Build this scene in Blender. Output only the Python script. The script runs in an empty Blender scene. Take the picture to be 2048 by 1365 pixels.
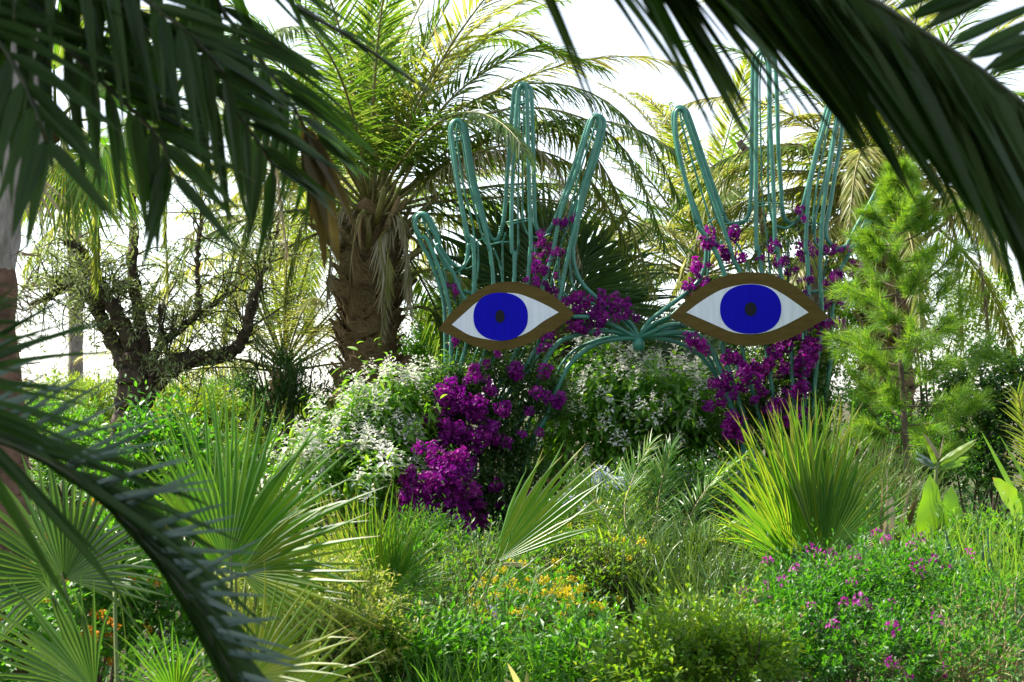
import bpy, math, random
import numpy as np
from mathutils import Matrix, Vector

rng = np.random.default_rng(11)
random.seed(11)
SC = bpy.context.scene
COL = SC.collection
R_ = math.radians

# ------------------------------------------------------------------ camera, sky, sun, exposure
EYE_Z, FPX, HORIZON = 1.7, 2844.0, 800.0          # eye height, focal length in photo pixels, horizon row
cam_d = bpy.data.cameras.new('camera'); cam = bpy.data.objects.new('camera', cam_d); COL.objects.link(cam)
cam.location = (0, 0, EYE_Z); cam.rotation_euler = (R_(90), 0, 0)
cam_d.lens = 50; cam_d.sensor_width = 36; cam_d.shift_y = (HORIZON - 682.5) / 2048
cam_d.clip_start = 0.05; cam_d.clip_end = 6000
cam_d.dof.use_dof = True; cam_d.dof.focus_distance = 13.6; cam_d.dof.aperture_fstop = 9.0
SC.camera = cam
SUN_EL, SUN_AZ = R_(48), R_(-68)                   # azimuth from +Y (into the picture), negative = to the left
world = bpy.data.worlds.new('World'); SC.world = world; world.use_nodes = True
wn = world.node_tree.nodes; wl = world.node_tree.links
sky = wn.new('ShaderNodeTexSky'); sky.sky_type = 'NISHITA'; sky.sun_disc = False
sky.sun_elevation = SUN_EL; sky.sun_rotation = SUN_AZ
sky.air_density = 1.0; sky.dust_density = 1.2; sky.ozone_density = 0.8; sky.altitude = 400
bg = wn['Background']; bg.inputs['Strength'].default_value = 0.10
veil = wn.new('ShaderNodeHueSaturation'); veil.inputs['Saturation'].default_value = .48; veil.inputs['Value'].default_value = 1.3   # thin white cloud over the whole sky
wl.new(sky.outputs[0], veil.inputs['Color']); wl.new(veil.outputs[0], bg.inputs['Color'])
sun_d = bpy.data.lights.new('sun', 'SUN'); sun = bpy.data.objects.new('sun', sun_d); COL.objects.link(sun)
sun_d.energy = 5.0; sun_d.angle = R_(0.6); sun_d.color = (1.0, 0.93, 0.80)
sdir = Vector((math.sin(SUN_AZ) * math.cos(SUN_EL), math.cos(SUN_AZ) * math.cos(SUN_EL), math.sin(SUN_EL)))
sun.rotation_euler = sdir.to_track_quat('Z', 'Y').to_euler()
SC.view_settings.view_transform = 'Standard'; SC.view_settings.look = 'None'
SC.view_settings.exposure = 1.45; SC.view_settings.gamma = 1.0
SC.render.engine = 'CYCLES'
SC.cycles.use_denoising = True
SC.cycles.max_bounces = 8; SC.cycles.diffuse_bounces = 4; SC.cycles.glossy_bounces = 2
SC.cycles.transmission_bounces = 4; SC.cycles.sample_clamp_indirect = 6
SC.cycles.caustics_reflective = False; SC.cycles.caustics_refractive = False

# ------------------------------------------------------------------ maths helpers
def A(*v): return np.array(v, float)
def nrm(v):
    v = np.asarray(v, float); n = np.linalg.norm(v, axis=-1, keepdims=True); return v / np.maximum(n, 1e-9)
def P(px, py, Y):                                   # photo pixel at depth Y -> world point
    return A((px - 1024) / FPX * Y, Y, EYE_Z + (HORIZON - py) / FPX * Y)
def PP(pts, Y=None): return np.array([P(p[0], p[1], p[2] if len(p) > 2 else Y) for p in pts])
def spl(pts, n):
    """Catmull-Rom through pts, n samples"""
    p = np.asarray(pts, float); p = np.vstack([2 * p[0] - p[1], p, 2 * p[-1] - p[-2]])
    m = len(p) - 3; u = np.linspace(0, m, n); i = np.minimum(u.astype(int), m - 1); f = (u - i)[:, None]
    a, b, c, d = p[i], p[i + 1], p[i + 2], p[i + 3]
    return 0.5 * (2 * b + (c - a) * f + (2 * a - 5 * b + 4 * c - d) * f ** 2 + (3 * b - a - 3 * c + d) * f ** 3)
def resample(pts, n):
    """even arc length"""
    s = np.r_[0, np.cumsum(np.linalg.norm(np.diff(pts, axis=0), axis=1))]; u = np.linspace(0, s[-1], n)
    return np.stack([np.interp(u, s, pts[:, k]) for k in range(3)], 1)
def frames(d, up):
    """columns X,Y,Z with Y along d and Z near up; (k,3,3)"""
    y = nrm(d); x = np.cross(y, up); bad = np.linalg.norm(x, axis=-1) < 1e-4
    if bad.any(): x[bad] = np.cross(y[bad], A(1, .3, .1))
    x = nrm(x); z = np.cross(x, y)
    return np.stack([x, y, z], -1)
def roll(Rm, a):
    c, s = np.cos(a), np.sin(a); x, y, z = Rm[..., 0], Rm[..., 1], Rm[..., 2]
    return np.stack([x * c[:, None] + z * s[:, None], y, -x * s[:, None] + z * c[:, None]], -1)
def rand_dir(n):
    return nrm(rng.normal(size=(n, 3)))

# ------------------------------------------------------------------ mesh helpers
class Geo:
    def __init__(s): s.V, s.F, s.T, s.R, s.n = [], [], [], [], 0
    def add(s, V, F, T=None, R=None):
        V = np.asarray(V, float).reshape(-1, 3); F = np.asarray(F, int).reshape(-1, 3)
        s.V.append(V); s.F.append(F + s.n); s.n += len(V)
        s.T.append(np.zeros(len(V)) if T is None else np.broadcast_to(T, len(V)))
        s.R.append(np.full(len(V), .5) if R is None else np.broadcast_to(R, len(V)))
        return s
    def stamp(s, tpl, O, M, R=None):
        V, F, T = tpl; k = len(O)
        if k == 0: return s
        W = np.einsum('kij,vj->kvi', M, V) + O[:, None, :]
        Fk = (F[None] + (np.arange(k) * len(V))[:, None, None]).reshape(-1, 3)
        R = rng.random(k) if R is None else R
        return s.add(W.reshape(-1, 3), Fk, np.tile(T, k), np.repeat(R, len(V)))
    def mesh(s, name, mat, origin=(0, 0, 0), smooth=False):
        V = np.concatenate(s.V) - A(*origin); F = np.concatenate(s.F)
        me = bpy.data.meshes.new(name)
        me.vertices.add(len(V)); me.vertices.foreach_set('co', V.astype(np.float32).ravel())
        me.loops.add(F.size); me.loops.foreach_set('vertex_index', F.astype(np.int32).ravel())
        me.polygons.add(len(F)); me.polygons.foreach_set('loop_start', np.arange(0, F.size, 3, dtype=np.int32))
        me.polygons.foreach_set('use_smooth', np.full(len(F), smooth))
        for nm, a in (('rnd', s.R), ('along', s.T)):
            at = me.attributes.new(nm, 'FLOAT', 'POINT'); at.data.foreach_set('value', np.concatenate(a).astype(np.float32))
        me.update(calc_edges=True); me.materials.append(mat)
        return me
def tube(g, pts, rad, ns=8, rnd=.5, cap=True):
    """swept tube with parallel transported rings"""
    pts = np.asarray(pts, float); n = len(pts); rad = np.broadcast_to(rad, n)
    t = nrm(np.gradient(pts, axis=0)); u = np.cross(t[0], A(.13, .92, .37)); u = nrm(u); U = []
    for i in range(n):
        u = nrm(u - t[i] * np.dot(u, t[i])); U.append(u)
    U = np.array(U); B = np.cross(t, U); a = np.arange(ns) / ns * 2 * math.pi
    V = pts[:, None] + rad[:, None, None] * (np.cos(a)[None, :, None] * U[:, None] + np.sin(a)[None, :, None] * B[:, None])
    i, j = np.meshgrid(np.arange(n - 1), np.arange(ns), indexing='ij'); j2 = (j + 1) % ns
    a0, b0, c0, d0 = i * ns + j, i * ns + j2, (i + 1) * ns + j2, (i + 1) * ns + j
    F = np.concatenate([np.stack([a0, b0, c0], -1).reshape(-1, 3), np.stack([a0, c0, d0], -1).reshape(-1, 3)])
    V = V.reshape(-1, 3); T = np.repeat(np.linspace(0, 1, n), ns)
    if cap:
        m = len(V); V = np.vstack([V, pts[0], pts[-1]]); T = np.r_[T, 0, 1]; k = np.arange(ns); k2 = (k + 1) % ns
        F = np.vstack([F, np.stack([k2, k, np.full(ns, m)], -1), np.stack([(n - 1) * ns + k, (n - 1) * ns + k2, np.full(ns, m + 1)], -1)])
    return g.add(V, F, T, rnd)
PROF = {
    'lance': lambda t: np.sin(math.pi * np.clip(t, 0, 1) ** .8) ** .9,
    'ovate': lambda t: np.sin(math.pi * t ** .62) ** .8,
    'strap': lambda t: (1 - t ** 4) * (.55 + .45 * np.minimum(1, t * 4)),
    'sword': lambda t: (1 - t) ** .7 * (.7 + .3 * np.minimum(1, t * 5)),
    'leaflet': lambda t: np.where(t < .18, .35 + .65 * t / .18, (1 - (t - .18) / .82) ** .75),
    'paddle': lambda t: np.where(t < .12, .08, np.sin(math.pi * np.clip((t - .1) / .9, 0, 1) ** .75) ** .6),
}
def blade(n=3, fold=.3, droop=.4, prof='lance', L=1., W=1., wave=0., asp=1.):
    """leaf along +Y, face up +Z, unit length and unit full width; 3 verts a row, single base and tip vertices"""
    t = np.linspace(0, 1, n + 2); ang = -droop * t ** 1.2; dy = np.cos(ang); dz = np.sin(ang)
    y = np.r_[0, np.cumsum((dy[1:] + dy[:-1]) / 2)] / (n + 1) * L; z = np.r_[0, np.cumsum((dz[1:] + dz[:-1]) / 2)] / (n + 1) * L
    w = PROF[prof](t) * W / 2; V = [(0, y[0], z[0])]; T = [0]
    for i in range(1, n + 1):
        zz = w[i] * fold * asp; wv = wave * math.sin(i * 2.3) * w[i] * asp
        V += [(-w[i], y[i], z[i] + zz + wv), (0, y[i], z[i]), (w[i], y[i], z[i] + zz - wv)]; T += [t[i]] * 3
    V.append((0, y[-1], z[-1])); T.append(1); F = [(0, 2, 1), (0, 3, 2)]
    for i in range(n - 1):
        a = 1 + 3 * i; b = a + 3
        F += [(a, a + 1, b + 1), (a, b + 1, b), (a + 1, a + 2, b + 2), (a + 1, b + 2, b + 1)]
    a = 1 + 3 * (n - 1); F += [(a, a + 1, len(V) - 1), (a + 1, a + 2, len(V) - 1)]
    return np.array(V, float), np.array(F), np.array(T, float)

# ------------------------------------------------------------------ object helpers
def thing(name, label, cat, loc=(0, 0, 0), group=None, kind=None):
    o = bpy.data.objects.new(name, None); o.empty_display_size = .2; COL.objects.link(o); o.location = loc
    o['label'] = label; o['category'] = cat
    if group: o['group'] = group
    if kind: o['kind'] = kind
    return o
def part(name, me, parent, kind=None, label=None, M=None):
    """child in the base-relative coordinates of its thing"""
    o = bpy.data.objects.new(name, me); COL.objects.link(o); o.parent = parent
    if M is not None: o.matrix_local = M
    if kind: o['kind'] = kind
    if label: o['label'] = label
    return o
def solo(name, me, label, cat, loc, group=None, kind=None):
    o = bpy.data.objects.new(name, me); COL.objects.link(o); o.location = loc
    if kind: o['kind'] = kind
    if label: o['label'] = label
    if cat: o['category'] = cat
    if group: o['group'] = group
    return o
def mat4(Rm, O):
    M = Matrix.Identity(4)
    for i in range(3):
        for j in range(3): M[i][j] = Rm[i, j]
        M[i][3] = O[i]
    return M

# ------------------------------------------------------------------ materials
def new_mat(name):
    m = bpy.data.materials.new(name); m.use_nodes = True; nt = m.node_tree
    for n in list(nt.nodes): nt.nodes.remove(n)
    return m, nt.nodes, nt.links
def leafmat(name, cols, tr, fac=.42, rough=.42, spec=.4, tip=None, tip0=.88, mott=.25, scale=9., edge=None):
    """green tissue: reflecting + light passing through; hue from a per-leaf number, tips may be dry"""
    m, N, L = new_mat(name)
    out = N.new('ShaderNodeOutputMaterial')
    at = N.new('ShaderNodeAttribute'); at.attribute_name = 'rnd'
    oi = N.new('ShaderNodeObjectInfo')
    ma = N.new('ShaderNodeMath'); ma.operation = 'MULTIPLY_ADD'; ma.inputs[1].default_value = .6; L.new(oi.outputs['Random'], ma.inputs[0])
    sb = N.new('ShaderNodeMath'); sb.operation = 'SUBTRACT'; sb.inputs[1].default_value = .3; L.new(at.outputs['Fac'], sb.inputs[0]); L.new(sb.outputs[0], ma.inputs[2])
    tc = N.new('ShaderNodeTexCoord'); no = N.new('ShaderNodeTexNoise'); no.inputs['Scale'].default_value = scale; no.inputs['Detail'].default_value = 3
    L.new(tc.outputs['Object'], no.inputs['Vector'])
    mn = N.new('ShaderNodeMath'); mn.operation = 'MULTIPLY_ADD'; mn.inputs[1].default_value = mott * 2; L.new(no.outputs['Fac'], mn.inputs[0])
    s2 = N.new('ShaderNodeMath'); s2.operation = 'SUBTRACT'; s2.inputs[1].default_value = mott; L.new(ma.outputs[0], s2.inputs[0]); L.new(s2.outputs[0], mn.inputs[2])
    def ramp(cs):
        r = N.new('ShaderNodeValToRGB'); e = r.color_ramp.elements
        while len(e) < len(cs): e.new(.5)
        for i, c in enumerate(cs): e[i].position = i / (len(cs) - 1); e[i].color = (*c, 1)
        L.new(mn.outputs[0], r.inputs[0]); return r.outputs[0]
    c1 = ramp(cols); c2 = ramp(tr)
    if tip is not None:
        al = N.new('ShaderNodeAttribute'); al.attribute_name = 'along'
        mr = N.new('ShaderNodeMapRange'); mr.inputs['From Min'].default_value = tip0; mr.inputs['From Max'].default_value = min(1., tip0 + .08); L.new(al.outputs['Fac'], mr.inputs[0])
        rr = N.new('ShaderNodeMath'); rr.operation = 'GREATER_THAN'; rr.inputs[1].default_value = .45; L.new(at.outputs['Fac'], rr.inputs[0])
        mm = N.new('ShaderNodeMath'); mm.operation = 'MULTIPLY'; L.new(mr.outputs[0], mm.inputs[0]); L.new(rr.outputs[0], mm.inputs[1])
        for k in (0, 1):
            mx = N.new('ShaderNodeMixRGB'); mx.inputs[2].default_value = (*tip, 1); L.new(mm.outputs[0], mx.inputs[0]); L.new((c1, c2)[k], mx.inputs[1])
            if k == 0: c1 = mx.outputs[0]
            else: c2 = mx.outputs[0]
    p = N.new('ShaderNodeBsdfPrincipled'); L.new(c1, p.inputs['Base Color']); p.inputs['Roughness'].default_value = rough
    p.inputs['Specular IOR Level'].default_value = spec
    t = N.new('ShaderNodeBsdfTranslucent'); L.new(c2, t.inputs['Color'])
    mix = N.new('ShaderNodeMixShader'); mix.inputs[0].default_value = fac; L.new(p.outputs[0], mix.inputs[1]); L.new(t.outputs[0], mix.inputs[2])
    L.new(mix.outputs[0], out.inputs['Surface'])
    return m
def solidmat(name, c0, c1, scale=12., rough=.6, spec=.4, bump=.0, stretch=(1, 1, 1), detail=5., metal=0.):
    m, N, L = new_mat(name)
    out = N.new('ShaderNodeOutputMaterial'); p = N.new('ShaderNodeBsdfPrincipled'); L.new(p.outputs[0], out.inputs['Surface'])
    tc = N.new('ShaderNodeTexCoord'); mp = N.new('ShaderNodeMapping'); mp.inputs['Scale'].default_value = stretch
    no = N.new('ShaderNodeTexNoise'); no.inputs['Scale'].default_value = scale; no.inputs['Detail'].default_value = detail; no.inputs['Roughness'].default_value = .62
    L.new(tc.outputs['Object'], mp.inputs[0]); L.new(mp.outputs[0], no.inputs['Vector'])
    r = N.new('ShaderNodeValToRGB'); e = r.color_ramp.elements; e[0].position = .3; e[0].color = (*c0, 1); e[1].position = .7; e[1].color = (*c1, 1)
    L.new(no.outputs['Fac'], r.inputs[0]); L.new(r.outputs[0], p.inputs['Base Color'])
    p.inputs['Roughness'].default_value = rough; p.inputs['Specular IOR Level'].default_value = spec; p.inputs['Metallic'].default_value = metal
    if bump:
        b = N.new('ShaderNodeBump'); b.inputs['Strength'].default_value = bump; b.inputs['Distance'].default_value = .02
        L.new(no.outputs['Fac'], b.inputs['Height']); L.new(b.outputs[0], p.inputs['Normal'])
    return m
DRY = (.22, .14, .05)
M = dict(
    date=leafmat('date_palm_leaf', [(.035, .07, .012), (.07, .135, .022), (.12, .18, .035)], [(.10, .24, .01), (.20, .38, .02), (.32, .44, .05)], .42, .36, .5, DRY, .9),
    datey=leafmat('yellowing_palm_leaf', [(.09, .13, .02), (.16, .19, .03), (.27, .26, .08)], [(.28, .40, .02), (.46, .52, .05), (.6, .54, .16)], .45, .42, .5, DRY, .82),
    datenear=leafmat('near_palm_leaf', [(.018, .045, .012), (.03, .07, .015), (.05, .10, .02)], [(.02, .07, .004), (.035, .11, .006), (.06, .15, .01)], .28, .45, .28, DRY, .93),  # darker than the other palm leaves: the near fronds' shade is in the colour
    silver=leafmat('silvery_palm_leaf', [(.07, .13, .10), (.12, .19, .16), (.2, .27, .25)], [(.04, .10, .03), (.06, .14, .04), (.09, .18, .06)], .25, .33, .6, DRY, .95),
    drynear=leafmat('dry_near_leaf', [(.05, .035, .012), (.08, .06, .02), (.11, .09, .03)], [(.08, .06, .01), (.12, .09, .02), (.16, .12, .03)], .3, .5, .3),
    dryfrond=leafmat('dry_palm_leaf', [(.25, .21, .13), (.38, .33, .22), (.48, .43, .32)], [(.25, .2, .09), (.32, .26, .12), (.4, .33, .18)], .3, .6, .3),
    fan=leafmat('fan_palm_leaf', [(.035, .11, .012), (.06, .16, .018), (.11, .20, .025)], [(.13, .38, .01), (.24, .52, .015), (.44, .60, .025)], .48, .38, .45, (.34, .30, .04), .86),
    fany=leafmat('yellow_fan_palm_leaf', [(.06, .13, .014), (.10, .18, .02), (.18, .24, .03)], [(.20, .40, .012), (.34, .52, .018), (.54, .60, .04)], .48, .38, .5, (.36, .22, .04), .88),
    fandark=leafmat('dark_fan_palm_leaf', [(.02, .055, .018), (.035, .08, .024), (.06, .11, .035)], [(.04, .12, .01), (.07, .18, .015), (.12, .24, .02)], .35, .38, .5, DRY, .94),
    boug=leafmat('bougainvillea_leaf', [(.025, .06, .015), (.045, .10, .02), (.10, .17, .03)], [(.06, .18, .01), (.14, .32, .015), (.32, .46, .03)], .40, .38, .5),
    bract=leafmat('bougainvillea_bract', [(.13, .003, .15), (.20, .005, .20), (.28, .01, .20)], [(.22, .003, .28), (.32, .006, .34), (.42, .015, .30)], .42, .5, .3, mott=.3, scale=4),
    white=leafmat('white_petal', [(.62, .62, .56), (.78, .78, .72), (.85, .85, .8)], [(.5, .5, .4), (.6, .6, .5), (.7, .7, .6)], .35, .5, .3),
    shrubl=leafmat('broad_shrub_leaf', [(.05, .15, .015), (.09, .22, .025), (.17, .30, .04)], [(.18, .5, .01), (.3, .62, .02), (.5, .7, .04)], .44, .35, .5),
    olive=leafmat('olive_leaf', [(.09, .13, .05), (.14, .18, .08), (.22, .26, .14)], [(.16, .26, .04), (.26, .36, .06), (.36, .44, .12)], .42, .4, .4),
    bushy=leafmat('yellow_green_leaf', [(.05, .13, .012), (.09, .18, .018), (.18, .25, .03)], [(.16, .40, .01), (.28, .50, .015), (.5, .58, .03)], .40, .42, .4),
    bushg=leafmat('green_leaf', [(.022, .095, .012), (.045, .15, .016), (.09, .20, .025)], [(.08, .34, .008), (.15, .46, .012), (.28, .54, .025)], .40, .42, .4),
    bushd=leafmat('dark_green_leaf', [(.015, .05, .012), (.025, .075, .018), (.05, .11, .025)], [(.04, .16, .01), (.07, .22, .015), (.14, .30, .02)], .36, .35, .5),
    varieg=leafmat('variegated_leaf', [(.05, .12, .015), (.14, .20, .03), (.45, .42, .10)], [(.16, .34, .01), (.36, .46, .04), (.6, .56, .12)], .42, .42, .4, mott=.1),
    varedge=leafmat('cream_leaf_edge', [(.40, .38, .10), (.5, .46, .16), (.58, .54, .22)], [(.5, .46, .1), (.56, .52, .14), (.62, .58, .2)], .4, .45, .4),
    rush=leafmat('rush_stem', [(.025, .075, .012), (.06, .13, .02), (.18, .24, .07)], [(.12, .24, .02), (.2, .34, .03), (.3, .4, .08)], .2, .4, .5),
    needle=leafmat('pine_needle', [(.05, .14, .014), (.09, .20, .02), (.16, .26, .035)], [(.18, .46, .015), (.30, .56, .02), (.5, .64, .04)], .42, .45, .4),
    grass=leafmat('grass_blade', [(.04, .12, .02), (.07, .17, .025), (.14, .22, .04)], [(.12, .36, .01), (.2, .46, .02), (.36, .54, .04)], .42, .4, .4),
    straw=leafmat('straw_stem', [(.26, .20, .09), (.38, .30, .15), (.48, .40, .24)], [(.3, .22, .08), (.4, .3, .12), (.44, .36, .18)], .2, .6, .3),
    canna=leafmat('broad_blade', [(.05, .13, .015), (.08, .18, .02), (.14, .22, .025)], [(.18, .42, .01), (.28, .52, .015), (.46, .58, .02)], .48, .35, .5, (.45, .28, .04), .94),
    agave=leafmat('blue_sword_leaf', [(.02, .05, .06), (.03, .065, .08), (.05, .09, .10)], [(.02, .06, .04), (.03, .08, .05), (.04, .1, .06)], .15, .35, .5),
    yellow=leafmat('yellow_petal', [(.62, .44, .01), (.72, .56, .015), (.78, .66, .05)], [(.5, .4, .01), (.6, .5, .01), (.7, .6, .03)], .35, .5, .3),
    orange=leafmat('orange_petal', [(.6, .16, .01), (.72, .26, .015), (.78, .4, .03)], [(.6, .16, .01), (.7, .26, .01), (.7, .36, .02)], .35, .5, .3),
    lilac=leafmat('lilac_petal', [(.30, .30, .55), (.42, .42, .68), (.55, .55, .75)], [(.3, .3, .5), (.36, .36, .6), (.44, .44, .66)], .35, .5, .3),
    paleblue=leafmat('pale_blue_petal', [(.50, .56, .70), (.62, .68, .80), (.74, .78, .84)], [(.4, .45, .6), (.5, .55, .7), (.6, .64, .74)], .35, .5, .3),
    magenta=leafmat('magenta_petal', [(.24, .01, .20), (.36, .02, .30), (.5, .12, .42)], [(.36, .01, .24), (.46, .03, .34), (.52, .2, .4)], .38, .5, .3),
    stem=solidmat('green_stem', (.07, .11, .025), (.13, .17, .04), 30, .5),
    rachis=solidmat('palm_rachis', (.12, .12, .03), (.24, .21, .07), 20, .5),
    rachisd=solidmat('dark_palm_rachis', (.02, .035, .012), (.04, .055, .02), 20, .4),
    wood=solidmat('woody_stem', (.06, .045, .03), (.13, .10, .07), 25, .85, .2, .4),
    olivebark=solidmat('olive_bark', (.022, .016, .012), (.085, .065, .045), 9, .9, .2, 1.0, (1, 1, .3)),
    palebark=solidmat('pale_peeling_bark', (.07, .052, .042), (.50, .47, .45), 9, .85, .2, 1.0, (1, 1, .3)),
    palmbark=solidmat('palm_trunk_core', (.035, .022, .012), (.10, .065, .03), 14, .95, .1, .8),
    boot=solidmat('palm_leaf_base', (.10, .062, .03), (.34, .25, .14), 11, .85, .2, .6, (1, 1, 3)),
    fibre=leafmat('palm_fibre', [(.10, .06, .025), (.2, .13, .06), (.32, .24, .13)], [(.1, .06, .02), (.16, .1, .04), (.2, .14, .06)], .2, .8, .2),
    greybark=solidmat('grey_dead_wood', (.11, .09, .075), (.26, .23, .2), 14, .9, .2, .5, (1, 1, .3)),
    terracotta=solidmat('terracotta', (.45, .13, .07), (.6, .22, .13), 8, .8),
)

# ------------------------------------------------------------------ setting
def ground():
    n = 90; xs = np.sinh(np.linspace(-5, 5, n)) / math.sinh(5) * 1500; ys = np.sinh(np.linspace(-5, 5, n)) / math.sinh(5) * 1500 + 10
    X, Y = np.meshgrid(xs, ys, indexing='ij')
    Z = .05 * np.sin(X * .9) * np.cos(Y * .7) + .03 * np.sin(X * 2.3 + 1) * np.sin(Y * 1.9)
    Z = np.where(np.hypot(X, Y - 10) > 60, 0, Z)
    i, j = np.meshgrid(np.arange(n - 1), np.arange(n - 1), indexing='ij'); a = i * n + j
    F = np.concatenate([np.stack([a, a + n, a + n + 1], -1).reshape(-1, 3), np.stack([a, a + n + 1, a + 1], -1).reshape(-1, 3)])
    m = solidmat('garden_soil', (.035, .03, .018), (.10, .10, .045), 3, .95, .15, .7, detail=8)
    me = Geo().add(np.stack([X, Y, Z], -1).reshape(-1, 3), F).mesh('ground', m, smooth=True)
    o = solo('ground', me, None, None, (0, 0, 0), kind='structure')
ground()

# ------------------------------------------------------------------ plant builders
LEAFLET = [blade(3, .5, d, 'leaflet', asp=.06) for d in (.15, .45, .9, 1.5)]
UP = A(0, 0, 1)
def frond_leaflets(curve, n, L, W, a0=72, a1=22, vee=.35, hang=.25, t0=.14, normal=None, jit=.12, side=None):
    """leaflet frames along a rachis: origins, direction frames with length and width, droop class"""
    c = resample(curve, 80); tg = nrm(np.gradient(c, axis=0))
    t = np.sort(np.r_[np.linspace(t0, 1, n // 2), np.linspace(t0, 1, n - n // 2)]) + rng.normal(0, .004, n); t = np.clip(t, t0, 1)
    sd = np.where(np.arange(n) % 2 == 0, 1., -1.) if side is None else np.full(n, float(side))
    u = t * 79; i = np.minimum(u.astype(int), 78); f = (u - i)[:, None]
    o = c[i] * (1 - f) + c[i + 1] * f; d = nrm(tg[i] * (1 - f) + tg[i + 1] * f)
    up = np.broadcast_to(UP if normal is None else nrm(normal), d.shape)
    s = nrm(np.cross(d, up)); nn = np.cross(s, d)
    a = np.radians(a0 + (a1 - a0) * t ** .8) * (1 + rng.normal(0, jit, n))
    dr = d * np.cos(a)[:, None] + s * (np.sin(a) * sd)[:, None] + nn * (vee * np.sin(a) * (1 + rng.normal(0, .3, n)))[:, None]
    dr = nrm(dr) - UP * (hang * (1 + rng.normal(0, .25, n)))[:, None]
    ln = L * (.42 + .58 * np.sin(math.pi * np.clip(.18 + t * .78, 0, 1)) ** .8) * (1 + rng.normal(0, .08, n))
    Rm = frames(dr, nn + UP * .6 + rng.normal(0, .25, (n, 3)))
    S = Rm.copy(); S[..., 0] *= W; S[..., 1] *= ln[:, None]; S[..., 2] *= ln[:, None]
    return o, S, ln
def arch(base, az, el, length, droop, n=26, twist=0.):
    """a rachis that leaves the crown at (az, el) and bends down with its weight"""
    t = np.linspace(0, 1, n); e = el - droop * t ** 1.5; a = az + twist * t
    st = np.stack([np.sin(a) * np.cos(e), np.cos(a) * np.cos(e), np.sin(e)], -1) * length / (n - 1)
    return base + np.r_[[np.zeros(3)], np.cumsum((st[1:] + st[:-1]) / 2, axis=0)]
def frond_mesh(name, curve, base, n=150, L=.46, W=.034, mat='date', rmat='rachis', r0=.022, hangclass=(0, 1, 1, 2), **kw):
    o, S, ln = frond_leaflets(curve, n, L, W, **kw)
    g = Geo(); cl = rng.choice(hangclass, n)
    for k in range(4):
        q = cl == k
        g.stamp(LEAFLET[k], o[q], S[q])
    me = g.mesh(name, M[mat], base)
    gr = Geo(); c = resample(curve, 22); tube(gr, c, np.linspace(r0, r0 * .18, 22), 5)
    return me, gr.mesh('rachis', M[rmat], base, True)
def add_frond(root, base, curve, label=None, **kw):
    me, mr = frond_mesh('frond', curve, base, **kw)
    o = part('frond', me, root, label=label); part('rachis', mr, o)
    return o
def near_frond(root, base, curve, specs, mat, rmat='rachisd', r0=.012, tpl=(0, 1), label=None):
    """a frond close to the lens: rachis mesh with every leaflet an object of its own"""
    g = Geo(); c = resample(curve, 40); tube(g, c, np.linspace(r0, r0 * .25, 40), 8)
    fr = part('frond', g.mesh('rachis', M[rmat], base, True), root, label=label)
    for kw in specs:
        kw = dict(kw); n = kw.pop('n'); m = kw.pop('mat', mat); tp = kw.pop('tpl', tpl)
        o, S, ln = frond_leaflets(curve, n, kw.pop('L'), kw.pop('W'), **kw); mes = [near_tpl(k, m) for k in tp]
        for i in range(n): part('leaflet', mes[rng.integers(len(mes))], fr, M=mat4(S[i], o[i] - base))
    return fr
_nt = {}
def near_tpl(k, mat):
    if (k, mat) not in _nt:
        V, F, T = blade(7, .45, (.12, .4, .8, 1.3)[k], 'leaflet', asp=.1); _nt[k, mat] = Geo().add(V, F, T, .5).mesh('leaflet', M[mat])
    return _nt[k, mat]

def fan_mesh(name, hub, d, nvec, R, nseg, spread, base, mat, split=.45, cup=.25, sag=.25, r_in=.0, jit=.05, aspect=1.):
    """palmate blade: pleated segments fused to `split`, free and tapering beyond; tips sag"""
    d = nrm(d); nv = nrm(nvec - d * np.dot(nvec, d)); s = np.cross(d, nv); g = Geo()
    da = spread / nseg; r = np.array([0, .12, .3, split, split + (1 - split) * .33, split + (1 - split) * .68, 1.])
    a = (np.arange(nseg) - (nseg - 1) / 2) * da + rng.normal(0, da * jit, nseg)
    lens = R * (1 - .25 * (np.abs(a) / (spread / 2)) ** 2) * (1 + rng.normal(0, .05, nseg))
    ws = np.where(r <= split, r * math.tan(da / 2) * 1.02, split * math.tan(da / 2) * np.maximum(0, 1 - (r - split) / (1 - split)) ** .8)
    sg = sag * (1 + rng.normal(0, .5, nseg)); sw = rng.normal(0, .16, nseg); sg = np.where(rng.random(nseg) < .1, sg + .55 * rng.random(nseg), sg)
    for i in range(nseg):
        dir_ = d * math.cos(a[i]) + s * math.sin(a[i]); sid = -d * math.sin(a[i]) + s * math.cos(a[i])
        rr = r * lens[i]
        cen = hub + dir_[None] * (rr * aspect)[:, None] + nv[None] * (cup * rr * abs(math.sin(a[i])) ** 1.5)[:, None]
        fr = np.maximum(0, r - split * .8) ** 2
        cen = cen - UP[None] * (fr * sg[i] * R * 1.6)[:, None] + sid[None] * (fr * sw[i] * R)[:, None]
        w = ws * lens[i]; pl = nv[None] * (w * .75)[:, None]
        V = np.stack([cen - sid[None] * w[:, None] - pl * .5, cen + pl * .5, cen + sid[None] * w[:, None] - pl * .5], 1).reshape(-1, 3)
        k = np.arange(len(r) - 1) * 3
        F = np.concatenate([np.stack(q, -1) for q in ((k, k + 1, k + 4), (k, k + 4, k + 3), (k + 1, k + 2, k + 5), (k + 1, k + 5, k + 4))])
        g.add(V, F, np.repeat(r, 3), rng.random())
    return g.mesh(name, M[mat], base)
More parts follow.
